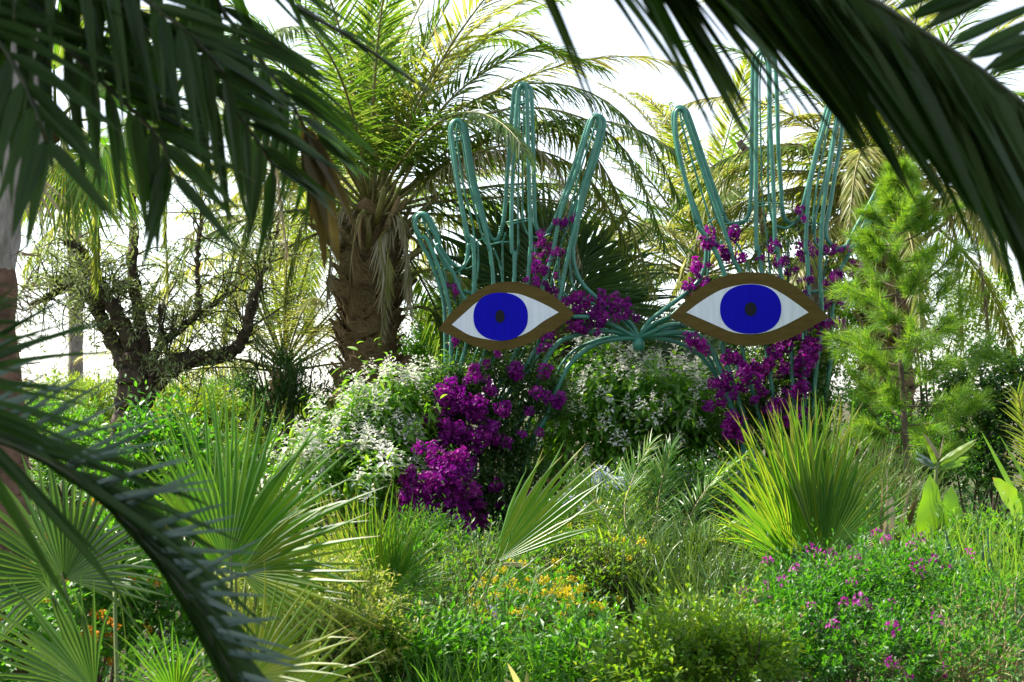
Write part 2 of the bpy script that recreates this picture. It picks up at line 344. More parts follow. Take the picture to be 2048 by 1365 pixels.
def fan_leaf(root, base, hub, d, nvec, R, foot, nseg=34, spread=3.6, mat='fan', pr=.010, label=None, **kw):
    o = part('fan_leaf', fan_mesh('fan_leaf', hub, d, nvec, R, nseg, spread, base, mat, **kw), root, label=label)
    if foot is not None:
        mid = (foot + hub) / 2 + UP * .06 * np.linalg.norm(hub - foot)
        g = Geo(); tube(g, spl([foot, mid, hub + nrm(d) * R * .05], 12), np.linspace(pr * 1.5, pr * .7, 12), 6)
        part('petiole', g.mesh('petiole', M['stem'], base, True), o)
    return o
def img_dir(deg, toward=0.):
    """direction given as an angle in the picture plane (0 right, 90 up) leaning toward the viewer"""
    a = R_(deg); return nrm(A(math.cos(a), -toward, math.sin(a)))

def blob_points(blobs, n, shell=.55, top=True):
    """shoot seats on lumpy ellipsoids (px, py, rx, ry, depth[, depth ratio]); returns points and outward directions"""
    w = np.array([b[2] * b[3] * b[4] ** 2 for b in blobs], float); w /= w.sum(); o, d = [], []
    C = [P(b[0], b[1], b[4]) for b in blobs]
    Rr = [A(b[2] / FPX * b[4], b[2] / FPX * b[4] * (b[5] if len(b) > 5 else .8), b[3] / FPX * b[4]) for b in blobs]
    for c, r, k in zip(C, Rr, (w * n).astype(int) + 1):
        v = rand_dir(k * 2); v = v[(v[:, 2] > -.45) & (v[:, 1] < .75)][:k]
        lump = 1 + .16 * np.sin(v[:, 0] * 7 + c[0] * 3) * np.sin(v[:, 2] * 6 + 1) + .10 * np.sin(v[:, 0] * 15 + v[:, 1] * 11 + c[2])
        rad = (shell + (1 - shell) * rng.random(len(v)) ** .5) * lump * np.where(rng.random(len(v)) < .12, 1 + .3 * rng.random(len(v)), 1)
        o.append(c + v * r * rad[:, None]); d.append(nrm(v * .9 + rng.normal(0, .3, v.shape) + UP * .35))
    return np.concatenate(o), np.concatenate(d)
def shoot_leaves(o, d, length, per, ang=55, jit=.3, first=.1, up=None):
    """spiral leaves round each shoot axis"""
    k = len(o); f = frames(d, np.broadcast_to(UP, d.shape) + rng.normal(0, .2, d.shape))
    t = np.linspace(first, 1, per); ph = np.arange(per) * 2.4 + rng.random((k, 1)) * 6.28
    a = np.radians(ang * (1 - .45 * t))[None] * (1 + rng.normal(0, .18, (k, per)))
    dirs = f[:, None, :, 1] * np.cos(a)[..., None] + (f[:, None, :, 0] * np.cos(ph)[..., None] + f[:, None, :, 2] * np.sin(ph)[..., None]) * np.sin(a)[..., None]
    ln = np.broadcast_to(np.asarray(length), k)
    oo = o[:, None] + f[:, None, :, 1] * (t[None] * ln[:, None])[..., None]
    return oo.reshape(-1, 3), nrm(dirs.reshape(-1, 3) + rng.normal(0, jit * .3, (k * per, 3))), np.tile(t, k)
def shrub(name, label, cat, blobs, shoots, per, leaf, mat, shoot_len=.12, ang=55, sag=0., tpl=('lance', 1, .35, .4), nparts=0,
          flowers=(), stems=10, group=None, shell=.55, smat='wood', stem_r=.008, foliage='foliage', twigs=False):
    """leaf = (length, width); flowers = [(name, template mesh list, fraction, scale, max objects)]"""
    Y = np.mean([b[4] for b in blobs]); base = P(np.mean([b[0] for b in blobs]), 800, Y); base[2] = 0.
    root = thing(name, label, cat, base, group)
    o, d = blob_points(blobs, shoots, shell); shoot_len = shoot_len * 1.15
    ok = o[:, 2] > .04; o, d = o[ok], d[ok]
    lo, ld, lt = shoot_leaves(o, d, shoot_len * np.clip(1 + rng.normal(0, .35, len(o)), .4, 2.2), per, ang)
    ld = nrm(ld - UP * sag * (.5 + rng.random((len(ld), 1))))
    size = (1 - .45 * lt) * (1 + rng.normal(0, .18, len(lo))); size = np.clip(size, .3, 1.6)
    Rm = frames(ld, np.broadcast_to(UP, ld.shape) + rng.normal(0, .35, ld.shape))
    S = Rm.copy(); S[..., 0] *= (leaf[1] * size)[:, None]; S[..., 1] *= (leaf[0] * size)[:, None]; S[..., 2] *= (leaf[0] * size)[:, None]
    T = [blade(tpl[1], tpl[2], tpl[3] * q, tpl[0], asp=leaf[1] / leaf[0]) for q in (.5, 1.3)]
    idx = np.arange(len(lo)); sel = np.array([], int)
    if nparts:
        front = lo[:, 1] - .8 * size * leaf[0] + rng.random(len(lo)) * .15
        sel = np.argsort(front)[:nparts]
        me = [Geo().add(*t, .5).mesh('leaf', M[mat]) for t in T]
        for i in sel: part('leaf', me[i % 2], root, M=mat4(S[i], lo[i] - base))
    rest = np.setdiff1d(idx, sel); g = Geo()
    rs = np.clip(rng.normal(.45, .22, len(idx)) + .25 * (lt - .5), 0, 1)
    for k in (0, 1):
        q = rest[rest % 2 == k]; g.stamp(T[k], lo[q], S[q], rs[q])
    part(foliage, g.mesh(foliage, M[mat], base), root, kind='stuff')
    if stems:
        gs = Geo(); pick = rng.choice(len(o), min(stems, len(o)), False)
        for i in pick:
            b = base + A(rng.normal(0, .08), rng.normal(0, .06), 0); mid = (b + o[i]) / 2 + A(0, 0, .12) + rng.normal(0, .04, 3)
            tube(gs, spl([b, mid, o[i], o[i] + d[i] * shoot_len * .7], 9), np.linspace(stem_r * 1.6, stem_r * .4, 9), 5)
        part('stems', gs.mesh('stems', M[smat], base, True), root, kind='stuff')
    if twigs:
        gt = Geo()
        for i in range(len(o)): tube(gt, np.array([o[i] - d[i] * shoot_len * .8, o[i] + d[i] * shoot_len]), [.0035, .0015], 3, cap=False)
        part('twigs', gt.mesh('twigs', M[smat], base), root, kind='stuff')
    for fname, meshes, frac, sc, cap, upf in flowers:
        cand = np.where(rng.random(len(o)) < frac)[0]
        w = o[cand, 2] * 1.2 - o[cand, 1] + rng.random(len(cand)) * .8; cand = cand[np.argsort(-w)][:cap]
        fd = nrm(d[cand] * (1 - upf) + UP * upf + rng.normal(0, .12, (len(cand), 3)))
        fr = roll(frames(fd, rng.normal(size=(len(cand), 3))), rng.random(len(cand)) * 6.28)
        for j, i in enumerate(cand):
            s = sc * (1 + rng.normal(0, .2)); part(fname, meshes[rng.integers(len(meshes))], root, M=mat4(fr[j] * max(.4 * sc, s), o[i] + d[i] * shoot_len * .95 - base))
    return root

# flower templates (axis +Y)
def petal_ring(g, tpl, y, r, k, tilt, L, W, rnd=.5, ph=0.):
    a = np.arange(k) / k * 6.283 + ph; out = np.stack([np.cos(a), np.zeros(k), np.sin(a)], -1)
    out = nrm(out + rng.normal(0, .22, out.shape) * A(1, 0, 1)); d = nrm(out * math.cos(tilt) + A(0, 1, 0) * math.sin(tilt) + rng.normal(0, .38, out.shape)); Rm = frames(d, np.broadcast_to(A(0, 1, 0), d.shape) + out * .01)
    S = Rm.copy(); S[..., 0] *= W; S[..., 1] *= L; S[..., 2] *= L
    g.stamp(tpl, out * r + A(0, 1, 0) * (y + rng.normal(0, L * .22, (k, 1))), S, np.full(k, rnd) + rng.normal(0, .15, k))
PET = blade(1, .25, .6, 'ovate')
def spike_meshes(mat, n=3, h=.15, w=.045, tiers=6):
    r = []
    for _ in range(n):
        g = Geo()
        for i in range(tiers):
            f = i / (tiers - 1); k = rng.integers(4, 7)
            petal_ring(g, PET, h * (.1 + .85 * f), .008, k, .35 + .5 * f, w * (1.15 - .75 * f), w * .55 * (1.1 - .6 * f), .3 + .5 * rng.random(), rng.random() * 6)
        r.append(g.mesh('flower_spike', M[mat]))
    return r
def head_meshes(mat, n=3, r=.03, k=26, L=.018, name='flower_head', dome=.2):
    out = []
    for _ in range(n):
        g = Geo(); v = rand_dir(k * 2); v = v[v[:, 1] > -dome][:k]
        S = frames(nrm(v + rng.normal(0, .6, v.shape)), v); S = S.copy(); S[..., 0] *= L * .8; S[..., 1] *= L; S[..., 2] *= L
        q = v * r * (.7 + .3 * rng.random((len(v), 1))); g.stamp(PET, q, S)
        for p_ in q: g.add(np.array([[0, -r * .3, 0], [.002, -r * .3, 0], p_]), [[0, 1, 2]], 0, .3)
        out.append(g.mesh(name, M[mat]))
    return out
def bract_meshes(n=4, r=.095, k=32):
    """papery bougainvillea cluster: groups of three bracts"""
    out = []
    B = blade(2, .25, .5, 'ovate')
    for _ in range(n):
        g = Geo(); v = rand_dir(k); v[:, 1] *= .8; o = v * r * (.45 + .55 * rng.random((k, 1)))
        for q in o: g.add(np.array([[0, 0, 0], [.003, .002, 0], q]), [[0, 1, 2]], 0, .2)      # pedicels
        for i in range(k):
            ax = nrm(v[i] + rng.normal(0, .35, 3)); f = frames(ax[None], rng.normal(size=(1, 3)))[0]
            for j in range(3):
                a = j * 2.094 + .3; dd = nrm(ax * .55 + (f[:, 0] * math.cos(a) + f[:, 2] * math.sin(a)))
                S = frames(dd[None], ax[None])[0].copy(); L = .036 * (1 + rng.normal(0, .12)); S[:, 0] *= L * .8; S[:, 1] *= L; S[:, 2] *= L
                g.stamp(B, o[i][None], S[None], np.array([np.clip(rng.normal(.5, .25), 0, 1)]))
        out.append(g.mesh('flower_cluster', M['bract']))
    return out

# ------------------------------------------------------------------ the pipe sculpture: two raised hands with painted eyes
ZO = {1: (800, 130), 2: (800, 480), 3: (1280, 130), 4: (1280, 480), 5: (700, 780)}
def Z(k, *pts): return [(ZO[k][0] + x / 3.689, ZO[k][1] + y / 3.689) for x, y in pts]
SD = 14.0
sb = P(1275, 800, SD); sb[2] = 0
M['paint'] = solidmat('green_painted_steel', (.020, .125, .088), (.048, .23, .165), 7, .36, .5, .08)
M['rim'] = solidmat('brown_painted_rim', (.075, .050, .010), (.108, .076, .018), 5, .65, .15, .04, (1, 1, 5))
M['eyewhite'] = solidmat('white_painted_board', (.60, .65, .74), (.74, .79, .86), 3.5, .5, .3, .04, (7, 1, .7))
M['iris'] = solidmat('deep_blue_paint', (.001, .0006, .36), (.002, .001, .46), 9, .6, .12, .06, (5, 1, 1))
M['pupil'] = solidmat('black_paint', (.006, .008, .014), (.010, .012, .02), 14, .6, .15)
scul = thing('hand_sculpture', 'green steel pipe sculpture of two raised open hands bearing large painted blue eyes', 'sculpture', sb)
def pipe(px, dep, r=.0215, n=None, name='pipe'):
    dd = np.interp(np.linspace(0, 1, len(px)), np.linspace(0, 1, len(np.atleast_1d(dep))), np.atleast_1d(dep))
    pts = np.array([P(p[0], p[1], SD + q) for p, q in zip(px, dd)])
    n = n or max(8, 5 * len(px)); g = Geo(); tube(g, spl(pts, n), r, 10)
    return part(name, g.mesh(name, M['paint'], sb, True), scul)
K = (1277, 676)                                          # where the two hands join
F0, B0 = -.16, .16
wr = lambda x, y=1010, d=0: [(x, y), (x + d, 1180)]       # foot of a pipe in the wrist bundle
# left hand, outline (side) lines
pipe(Z(2, (505, 0)) and Z(1, (505, 1345), (445, 1000), (395, 720), (368, 500), (385, 430), (420, 408), (460, 425), (490, 480), (540, 800), (600, 1050), (650, 1230), (685, 1287), (720, 1285), (745, 1220), (770, 1100), (800, 700), (835, 250), (855, 165), (895, 138), (945, 160), (970, 230), (985, 700), (995, 1100), (1010, 1205), (1055, 1250), (1105, 1215), (1170, 1080), (1250, 850), (1320, 650), (1380, 460), (1410, 395), (1440, 375), (1485, 385), (1507, 430), (1490, 540), (1440, 720), (1380, 900), (1325, 1100), (1290, 1300)) + Z(2, (1278, 60), (1288, 190), (1350, 330), (1500, 470), (1640, 570), (1720, 640)) + [K], [B0, B0, B0, .1, .05, .0], n=260)
pipe(Z(1, (500, 1350)) + Z(2, (505, 40), (490, 160), (450, 208), (400, 190), (340, 120), (265, 0)) + Z(1, (285, 1270), (220, 1140), (190, 1105), (150, 1095), (115, 1115), (102, 1160), (130, 1250), (180, 1365)) + Z(2, (215, 130), (290, 330), (325, 480), (335, 700), (340, 980), (360, 1200)) + wr(920, 960, 10), [B0, .05, 0, B0, .1, .05], n=120)
# left hand, front lines
pipe([(932, 1180), (925, 1000)] + Z(2, (385, 1250), (375, 960), (378, 700), (362, 480), (300, 250), (200, 0)) + Z(1, (150, 1270), (115, 1190), (125, 1125), (160, 1108), (195, 1135), (240, 1220), (290, 1310)) + Z(2, (275, 60), (350, 180), (400, 260), (440, 370), (490, 450)), F0, n=110)
pipe([(940, 1180), (935, 1010)] + Z(2, (385, 1360), (415, 1110), (450, 920), (490, 770), (535, 500), (548, 150), (530, 0)) + Z(1, (500, 1250), (450, 1000), (405, 700), (380, 500), (395, 430), (425, 412), (455, 440), (475, 520), (525, 830), (580, 1060), (640, 1260), (660, 1365)) + Z(2, (662, 60), (690, 330), (670, 600), (620, 850), (500, 1140), (420, 1365)) + wr(948, 1010, 6), F0, n=170)
pipe([(955, 1180), (950, 1010)] + Z(2, (470, 1340), (570, 1100), (700, 850), (790, 650), (840, 330), (843, 100)) + Z(1, (825, 1365), (825, 1000), (850, 500), (868, 250), (880, 175), (905, 148), (930, 180), (938, 260), (945, 600), (955, 1000), (968, 1365)) + Z(2, (963, 60), (940, 340), (900, 700), (830, 880), (720, 1090), (590, 1340)) + wr(968, 1010, 4), F0, n=180)
pipe([(985, 1180), (982, 1010)] + Z(2, (700, 1290), (800, 1130), (900, 970), (1020, 770), (1050, 600), (1050, 380), (1110, 150)) + Z(1, (1130, 1365), (1190, 1080), (1290, 820), (1360, 580), (1400, 450), (1425, 395), (1452, 382), (1475, 420), (1468, 500), (1410, 740), (1350, 920), (1290, 1200)) + Z(2, (1250, 60), (1180, 420), (1150, 560), (1060, 760), (960, 960), (800, 1250)) + wr(995, 1010, 2), F0, n=180)
pipe([(1012, 1180), (1010, 1000)] + Z(2, (820, 1480), (890, 1340), (970, 1160), (1060, 920), (1130, 800), (1210, 735), (1330, 692), (1480, 675), (1600, 682)) + [K], [0, F0, F0, -.1, 0], .026, n=70)
pipe([(1035, 1180), (1035, 1000)] + Z(2, (960, 1500), (1060, 1340), (1150, 1120), (1230, 950), (1320, 850), (1440, 770), (1600, 732)) + [K], [0, F0, F0, -.1, 0], .026, n=70)
pipe([(1045, 1180), (1045, 1000)] + Z(2, (1020, 1365), (1110, 1150), (1170, 960), (1280, 820), (1400, 760), (1560, 718)) + [K], [.1, B0, B0, 0], .016, n=60)
pipe(Z(2, (1265, 568), (1380, 570), (1480, 592), (1600, 645), (1700, 700)) + [K], [-.25, -.15, -.05, 0], .024, n=40)
pipe(Z(2, (1300, 610), (1450, 640), (1600, 690)) + [K], [-.1, 0, 0], .018, n=30)
pipe(Z(2, (1490, 606), (1600, 598), (1680, 610), (1725, 650)) + [K], [.05, 0], .015, n=30)
pipe(Z(1, (1290, 1010), (1240, 1150), (1200, 1300)) + Z(2, (1170, 130), (1180, 330), (1240, 425), (1350, 480), (1470, 525), (1620, 585)) + [K], [.05, .05, .05, 0], .015, n=60)
pipe(Z(1, (1310, 1000), (1270, 1200)) + Z(2, (1255, 60), (1258, 220), (1300, 390), (1420, 470), (1600, 560)) + [K], [.1, .1, .05, 0], .011, n=50)
# left hand, thin inner rods, wrist rods and braces
TH = .010
for px, dp in ((Z(1, (905, 152), (885, 250), (876, 700), (870, 1100), (875, 1365)), -.02), (Z(1, (905, 152), (914, 300), (906, 700), (905, 1100), (915, 1190), (960, 1262), (1040, 1275), (1112, 1243)), [0, .02, -.1]),
               (Z(1, (425, 418), (418, 540), (470, 900), (530, 1150), (562, 1365)), .0), (Z(1, (430, 418), (457, 540), (505, 850), (562, 1100), (610, 1270), (650, 1332), (710, 1312), (760, 1300), (780, 1240)), [.03, .03, -.1]),
               (Z(1, (1452, 385), (1430, 480), (1340, 750), (1262, 1050), (1195, 1320)), .0), (Z(1, (1452, 385), (1455, 500), (1380, 760), (1300, 1000), (1250, 1180)), .05),
               (Z(1, (155, 1105), (185, 1185), (255, 1335)) + Z(2, (330, 190), (400, 242), (470, 205), (528, 115)), [0, -.1]), (Z(2, (230, 0), (310, 150), (345, 300), (440, 560)), .04),
               (Z(2, (440, 230), (448, 420), (440, 520)), .1), (Z(2, (575, 20), (578, 200), (560, 330), (580, 410)), .12), (Z(2, (690, 60), (735, 180), (760, 330)), .12), (Z(2, (755, 0), (760, 330)), .14), (Z(2, (880, 0), (850, 200), (845, 330)), .1),
               (Z(2, (1190, 60), (1090, 400)), .1), (Z(2, (1000, 40), (990, 330)), .12)):
    pipe(px, dp, TH)
for px, dp, r in ((Z(2, (400, 980), (432, 780), (450, 600)) + [], .1, .012), (Z(2, (520, 950), (580, 790)), .1, .012), (Z(2, (640, 1060), (740, 870)), .1, .012), (Z(2, (780, 1060), (880, 880), (940, 760)), .12, .012), (Z(2, (1110, 1180), (1130, 990)), .12, .012),
                  (Z(2, (500, 1160), (610, 850)), .12, .014), (Z(2, (620, 1340), (800, 1050), (880, 900)), .14, .014)):
    pipe(px, dp, r)
for i, x in enumerate((945, 960, 975, 1000, 1022)):
    pipe([(x, 1180), (x + 2, 1000), (x + 12 + i * 4, 880), (x + 30 + i * 6, 780)], [.1, .22, .2, .16], .018)
for a, b, d0, d1 in (((835, 275), (952, 271), .16, -.1), ((868, 292), (952, 290), -.1, -.1), ((405, 540), (478, 532), -.1, -.1), ((405, 565), (480, 556), -.1, .12), ((1425, 478), (1490, 486), -.1, .12), ((150, 1165), (205, 1162), -.1, .1),
                     ((765, 1168), (970, 1133), .16, -.12), ((800, 1182), (965, 1150), -.12, .12), ((1160, 1200), (1275, 1275), -.1, .14), ((1185, 1165), (1290, 1210), .12, .12), ((510, 1330), (665, 1268), -.12, .14), ((660, 1330), (815, 1305), -.12, -.14)):
    pipe(Z(1, a, ((a[0] + b[0]) / 2, (a[1] + b[1]) / 2 - 4), b), [d0, d1], .009, n=8, name='crossbar')
for a, b in (((300, 230), (385, 180)), ((385, 180), (475, 205)), ((475, 215), (535, 195))):
    pipe(Z(2, a, ((a[0] + b[0]) / 2, (a[1] + b[1]) / 2 + 6), b), [.1, -.1], .009, n=8, name='crossbar')
pipe(Z(2, (345, 350), (440, 372), (560, 405)), .05, .02, n=8, name='crossbar')
# right hand, outline lines
pipe([K] + Z(4, (60, 610), (160, 528), (300, 425), (420, 318), (475, 205), (490, 60)) + Z(3, (482, 1330), (430, 1120), (350, 900), (280, 650), (245, 430), (252, 345), (290, 312), (335, 335), (370, 400), (500, 780), (580, 1000), (622, 1120), (660, 1168), (735, 1172), (785, 1135), (812, 1050), (822, 800), (826, 400), (832, 0), (850, -70), (905, -105), (970, -80), (998, 0), (1012, 300), (1020, 600), (1040, 900), (1052, 1085), (1090, 1158), (1145, 1160), (1190, 1080), (1250, 850), (1310, 600), (1365, 360), (1400, 270), (1450, 240), (1490, 280), (1495, 400), (1480, 560), (1440, 800), (1400, 1050), (1372, 1200), (1380, 1285), (1430, 1345)) + Z(4, (1450, 72), (1520, 45)) + Z(3, (1545, 1300), (1610, 1170), (1700, 1015), (1760, 900), (1800, 860), (1835, 880), (1835, 930), (1790, 1010), (1680, 1190), (1600, 1320)) + Z(4, (1540, 110), (1480, 230), (1430, 420), (1412, 680), (1405, 900), (1360, 1200)) + [(1640, 900), (1590, 1000), (1570, 1180)], [0, .1, B0, B0, B0, B0, .1, .05, 0, 0, 0], n=330)
# right hand, front lines
pipe([K] + Z(4, (100, 640), (230, 560), (330, 470)), [0, -.12], .02, n=20)
pipe(Z(3, (420, 1180), (330, 830), (272, 560), (262, 400), (270, 345), (300, 325), (330, 350), (345, 420), (430, 660), (540, 980), (610, 1180), (670, 1365)) + Z(4, (690, 150), (745, 260), (760, 500), (755, 800), (800, 1000), (860, 1230), (900, 1365)) + [(1545, 920), (1555, 1180)], F0, n=130)
pipe(Z(3, (420, 1180), (480, 1260), (520, 1330)) + Z(4, (545, 60), (630, 280), (640, 500), (610, 790), (660, 980), (730, 1190), (775, 1330)) + [(1510, 930), (1520, 1180)], F0, .024, n=80)
pipe([(1580, 1180), (1570, 960)] + Z(4, (985, 1180), (955, 950), (935, 800), (920, 500), (900, 260), (872, 60)) + Z(3, (860, 1365), (855, 1000), (858, 400), (862, 0), (875, -70), (910, -95), (945, -65), (955, 0), (958, 400), (980, 800), (1000, 1365)) + Z(4, (1012, 60), (1050, 330), (1090, 520), (1110, 700), (1128, 1100)) + [(1596, 900), (1600, 1180)], F0, n=170)
pipe([(1612, 1180), (1612, 950)] + Z(4, (1215, 1090), (1212, 750), (1245, 450), (1232, 100)) + Z(3, (1222, 1365), (1240, 1000), (1285, 740), (1370, 420), (1410, 290), (1445, 262), (1470, 300), (1462, 400), (1430, 560), (1390, 800), (1345, 1120), (1335, 1365)) + Z(4, (1328, 250), (1340, 600), (1290, 1050)) + [(1625, 900), (1620, 1180)], F0, n=150)
pipe(Z(3, (1550, 1365), (1620, 1240), (1720, 1060), (1800, 930), (1838, 905)) , F0, n=30)
pipe([K] + Z(4, (80, 702), (220, 688), (370, 690), (450, 722), (520, 800), (580, 930), (620, 1040), (660, 1180), (710, 1340)) + [(1490, 920), (1500, 1180)], [0, -.1, F0, F0, 0], .026, n=70)
pipe([K] + Z(4, (90, 722), (200, 736), (320, 776), (440, 850), (540, 970), (600, 1090)) + [(1470, 850), (1485, 1000), (1490, 1180)], [0, 0, .1, .1], .020, n=60)
pipe([K] + Z(4, (150, 715), (300, 720), (420, 770), (520, 890), (570, 1000)), [0, .1, .1], .016, n=40)
pipe([K] + Z(4, (60, 650), (140, 600), (230, 560)), [0, -.1, -.2], .020, n=24)
pipe([K] + Z(4, (90, 680), (200, 632), (310, 622)), [0, -.1, -.2], .024, n=24)
pipe([K] + Z(4, (120, 690), (240, 655), (330, 632)), [0, 0, 0], .022, n=24)
for px, dp, r in ((Z(4, (690, 820), (740, 1050), (805, 1340)) + [(1530, 1000), (1535, 1180)], .12, .012), (Z(4, (880, 960), (910, 1160), (950, 1365)), .12, .012), (Z(4, (1045, 860), (1070, 1140), (1080, 1365)), .12, .014), (Z(4, (1130, 900), (1130, 1110), (1150, 1365)), .12, .012), (Z(4, (1310, 930), (1295, 1060), (1270, 1365)), .14, .012),
                  (Z(4, (940, 0), (960, 260), (980, 400)), .05, TH), (Z(4, (1090, 0), (1095, 330), (1110, 420)), .12, .012), (Z(4, (1380, 120), (1350, 300), (1345, 480)), .12, .013), (Z(4, (700, 0), (770, 130), (815, 260)), .12, TH), (Z(4, (600, 0), (610, 120)), .1, TH), (Z(4, (520, 0), (500, 250), (480, 330)), .12, .012),
                  (Z(3, (290, 320), (320, 480), (430, 860), (540, 1220), (590, 1365)), 0, TH), (Z(3, (300, 320), (355, 480), (470, 830), (560, 1120), (600, 1190), (660, 1205), (730, 1180)), 0, TH), (Z(3, (905, -100), (885, 100), (890, 500), (905, 1000), (950, 1365)), 0, .008), (Z(3, (905, -100), (945, 100), (945, 800), (960, 1080), (1000, 1180), (1080, 1205), (1140, 1170)), 0, .012),
                  (Z(3, (1445, 255), (1400, 400), (1340, 700), (1290, 1000), (1270, 1250)), 0, TH), (Z(3, (1450, 255), (1440, 420), (1370, 800), (1300, 1100), (1290, 1290)) + Z(4, (1330, 70), (1380, 105), (1440, 95)), 0, .012)):
    pipe(px, dp, r)
for a, b, d0, d1 in (((300, 425), (350, 400), -.1, -.1), ((300, 448), (365, 425), -.1, .1), ((810, 1028), (1040, 1022), .16, -.1), ((850, 1045), (1030, 1050), -.1, .12), ((1190, 1155), (1360, 1185), -.1, .14), ((1200, 1175), (1350, 1210), .14, -.1), ((500, 1165), (615, 1100), -.12, .14), ((620, 1180), (830, 1150), -.12, .14)):
    pipe(Z(3, a, ((a[0] + b[0]) / 2, (a[1] + b[1]) / 2 - 6), b), [d0, d1], .009, n=8, name='crossbar')
pipe(Z(4, (1150, 415), (1280, 385), (1400, 368), (1590, 305)), [-.1, .1], .022, n=10, name='crossbar')
pipe(Z(4, (1325, 588), (1415, 607)), [-.2, 0], .012, n=4, name='crossbar')
pipe(Z(4, (700, 268), (810, 262), (905, 258)), [-.1, -.1], .016, n=6, name='crossbar')
# join: collar where all pipes meet
g = Geo(); kc = P(K[0], K[1] + 8, SD); tube(g, [kc + A(0, 0, -.09), kc + A(0, 0, -.02), kc + A(0, 0, .035)], [.05, .062, .05], 14)
part('collar', g.mesh('collar', M['paint'], sb, True), scul)
# welded bead rings where the webs leave the fingers
for k_, x, y, a in ((1, 990, 1130, 84), (1, 745, 1230, 75), (1, 655, 1240, 70), (3, 620, 1115, 62), (3, 1052, 1085, 80), (3, 806, 1085, 80), (3, 1374, 1240, 85)):
    for j in range(5):
        p = Z(k_, (x, y + j * 15 - 30))[0]; c = P(p[0], p[1], SD + B0); dv = A(math.cos(R_(a)), 0, -math.sin(R_(a)) * -1) * .004
        g = Geo(); tube(g, [c - dv, c + dv], .0255, 10); part('weld_ring', g.mesh('weld_ring', M['paint'], sb, True), scul)

def poly_plate(name, pts, mat, y0, y1, n=96, closed_corners=()):
    """flat board with the outline pts (photo px), front at y0, back at y1; corners stay sharp"""
    seg = []; cs = sorted(closed_corners); 
    if cs:
        for i, c in enumerate(cs):
            e = cs[(i + 1) % len(cs)]; idx = list(range(c, e + 1)) if e > c else list(range(c, len(pts))) + list(range(0, e + 1))
            q = spl(np.array([[*pts[k], 0] for k in idx]), max(6, n * len(idx) // len(pts))); seg.append(q[:-1, :2])
        o = np.concatenate(seg)
    else: o = np.array(pts)
    m = len(o); c = o.mean(0); cl = np.array([P(p[0], p[1], SD) for p in o])
    V = []
    for y in (y0, y1): V.append(np.stack([cl[:, 0], np.full(m, y), cl[:, 2]], 1))
    cc = P(c[0], c[1], SD); V = np.vstack(V + [[cc[0], y0, cc[2]], [cc[0], y1, cc[2]]])
    k = np.arange(m); k2 = (k + 1) % m
    F = np.concatenate([np.stack(q, -1) for q in ((k, k2, np.full(m, 2 * m)), (m + k2, m + k, np.full(m, 2 * m + 1)), (k2, k, m + k), (k2, m + k, m + k2))])
    return Geo().add(V, F).mesh(name, M[mat], sb)
def ell(cx, cy, rx, ry, n=64, pw=2.0): 
    a = np.arange(n) / n * 6.2832; c, s = np.cos(a), np.sin(a)
    return list(zip(cx + rx * np.sign(c) * np.abs(c) ** (2 / pw), cy + ry * np.sign(s) * np.abs(s) ** (2 / pw)))
def eye(k, outer, co, inner, ci, iris, pupil, label):
    y = SD - .36
    e = part('eye_panel', poly_plate('eye_panel', Z(k, *outer), 'rim', y, y + .03, closed_corners=co), scul, label=label)
    part('eye_white', poly_plate('eye_white', Z(k, *inner), 'eyewhite', y - .004, y + .001, closed_corners=ci), e)
    part('iris', poly_plate('iris', Z(k, *ell(*iris, pw=2.25)), 'iris', y - .008, y - .003), e)
    part('pupil', poly_plate('pupil', Z(k, *ell(*pupil)), 'pupil', y - .012, y - .007), e)
    return e
eye(2, [(295, 680), (350, 600), (430, 515), (560, 410), (680, 350), (790, 331), (920, 345), (1060, 395), (1180, 475), (1278, 570), (1170, 650), (1020, 740), (900, 795), (740, 828), (600, 810), (480, 762), (380, 715)], (0, 9),
    [(393, 641), (480, 562), (590, 470), (720, 420), (850, 416), (960, 450), (1080, 505), (1162, 552), (1050, 618), (950, 690), (850, 733), (740, 755), (640, 745), (520, 715)], (0, 7), (745, 583, 196, 172), (740, 582, 34, 47), 'left painted eye, slightly tilted')
eye(4, [(190, 585), (280, 490), (420, 370), (560, 300), (720, 264), (880, 275), (1000, 312), (1110, 378), (1230, 482), (1337, 586), (1200, 662), (1080, 727), (950, 770), (800, 793), (650, 782), (500, 732), (350, 662)], (0, 9),
    [(308, 553), (420, 470), (560, 390), (700, 355), (800, 350), (900, 368), (1000, 420), (1100, 488), (1187, 553), (1080, 612), (960, 670), (860, 700), (760, 709), (640, 695), (520, 645), (400, 592)], (0, 8), (770, 529, 220, 178), (770, 530, 43, 50), 'right painted eye, larger and level')

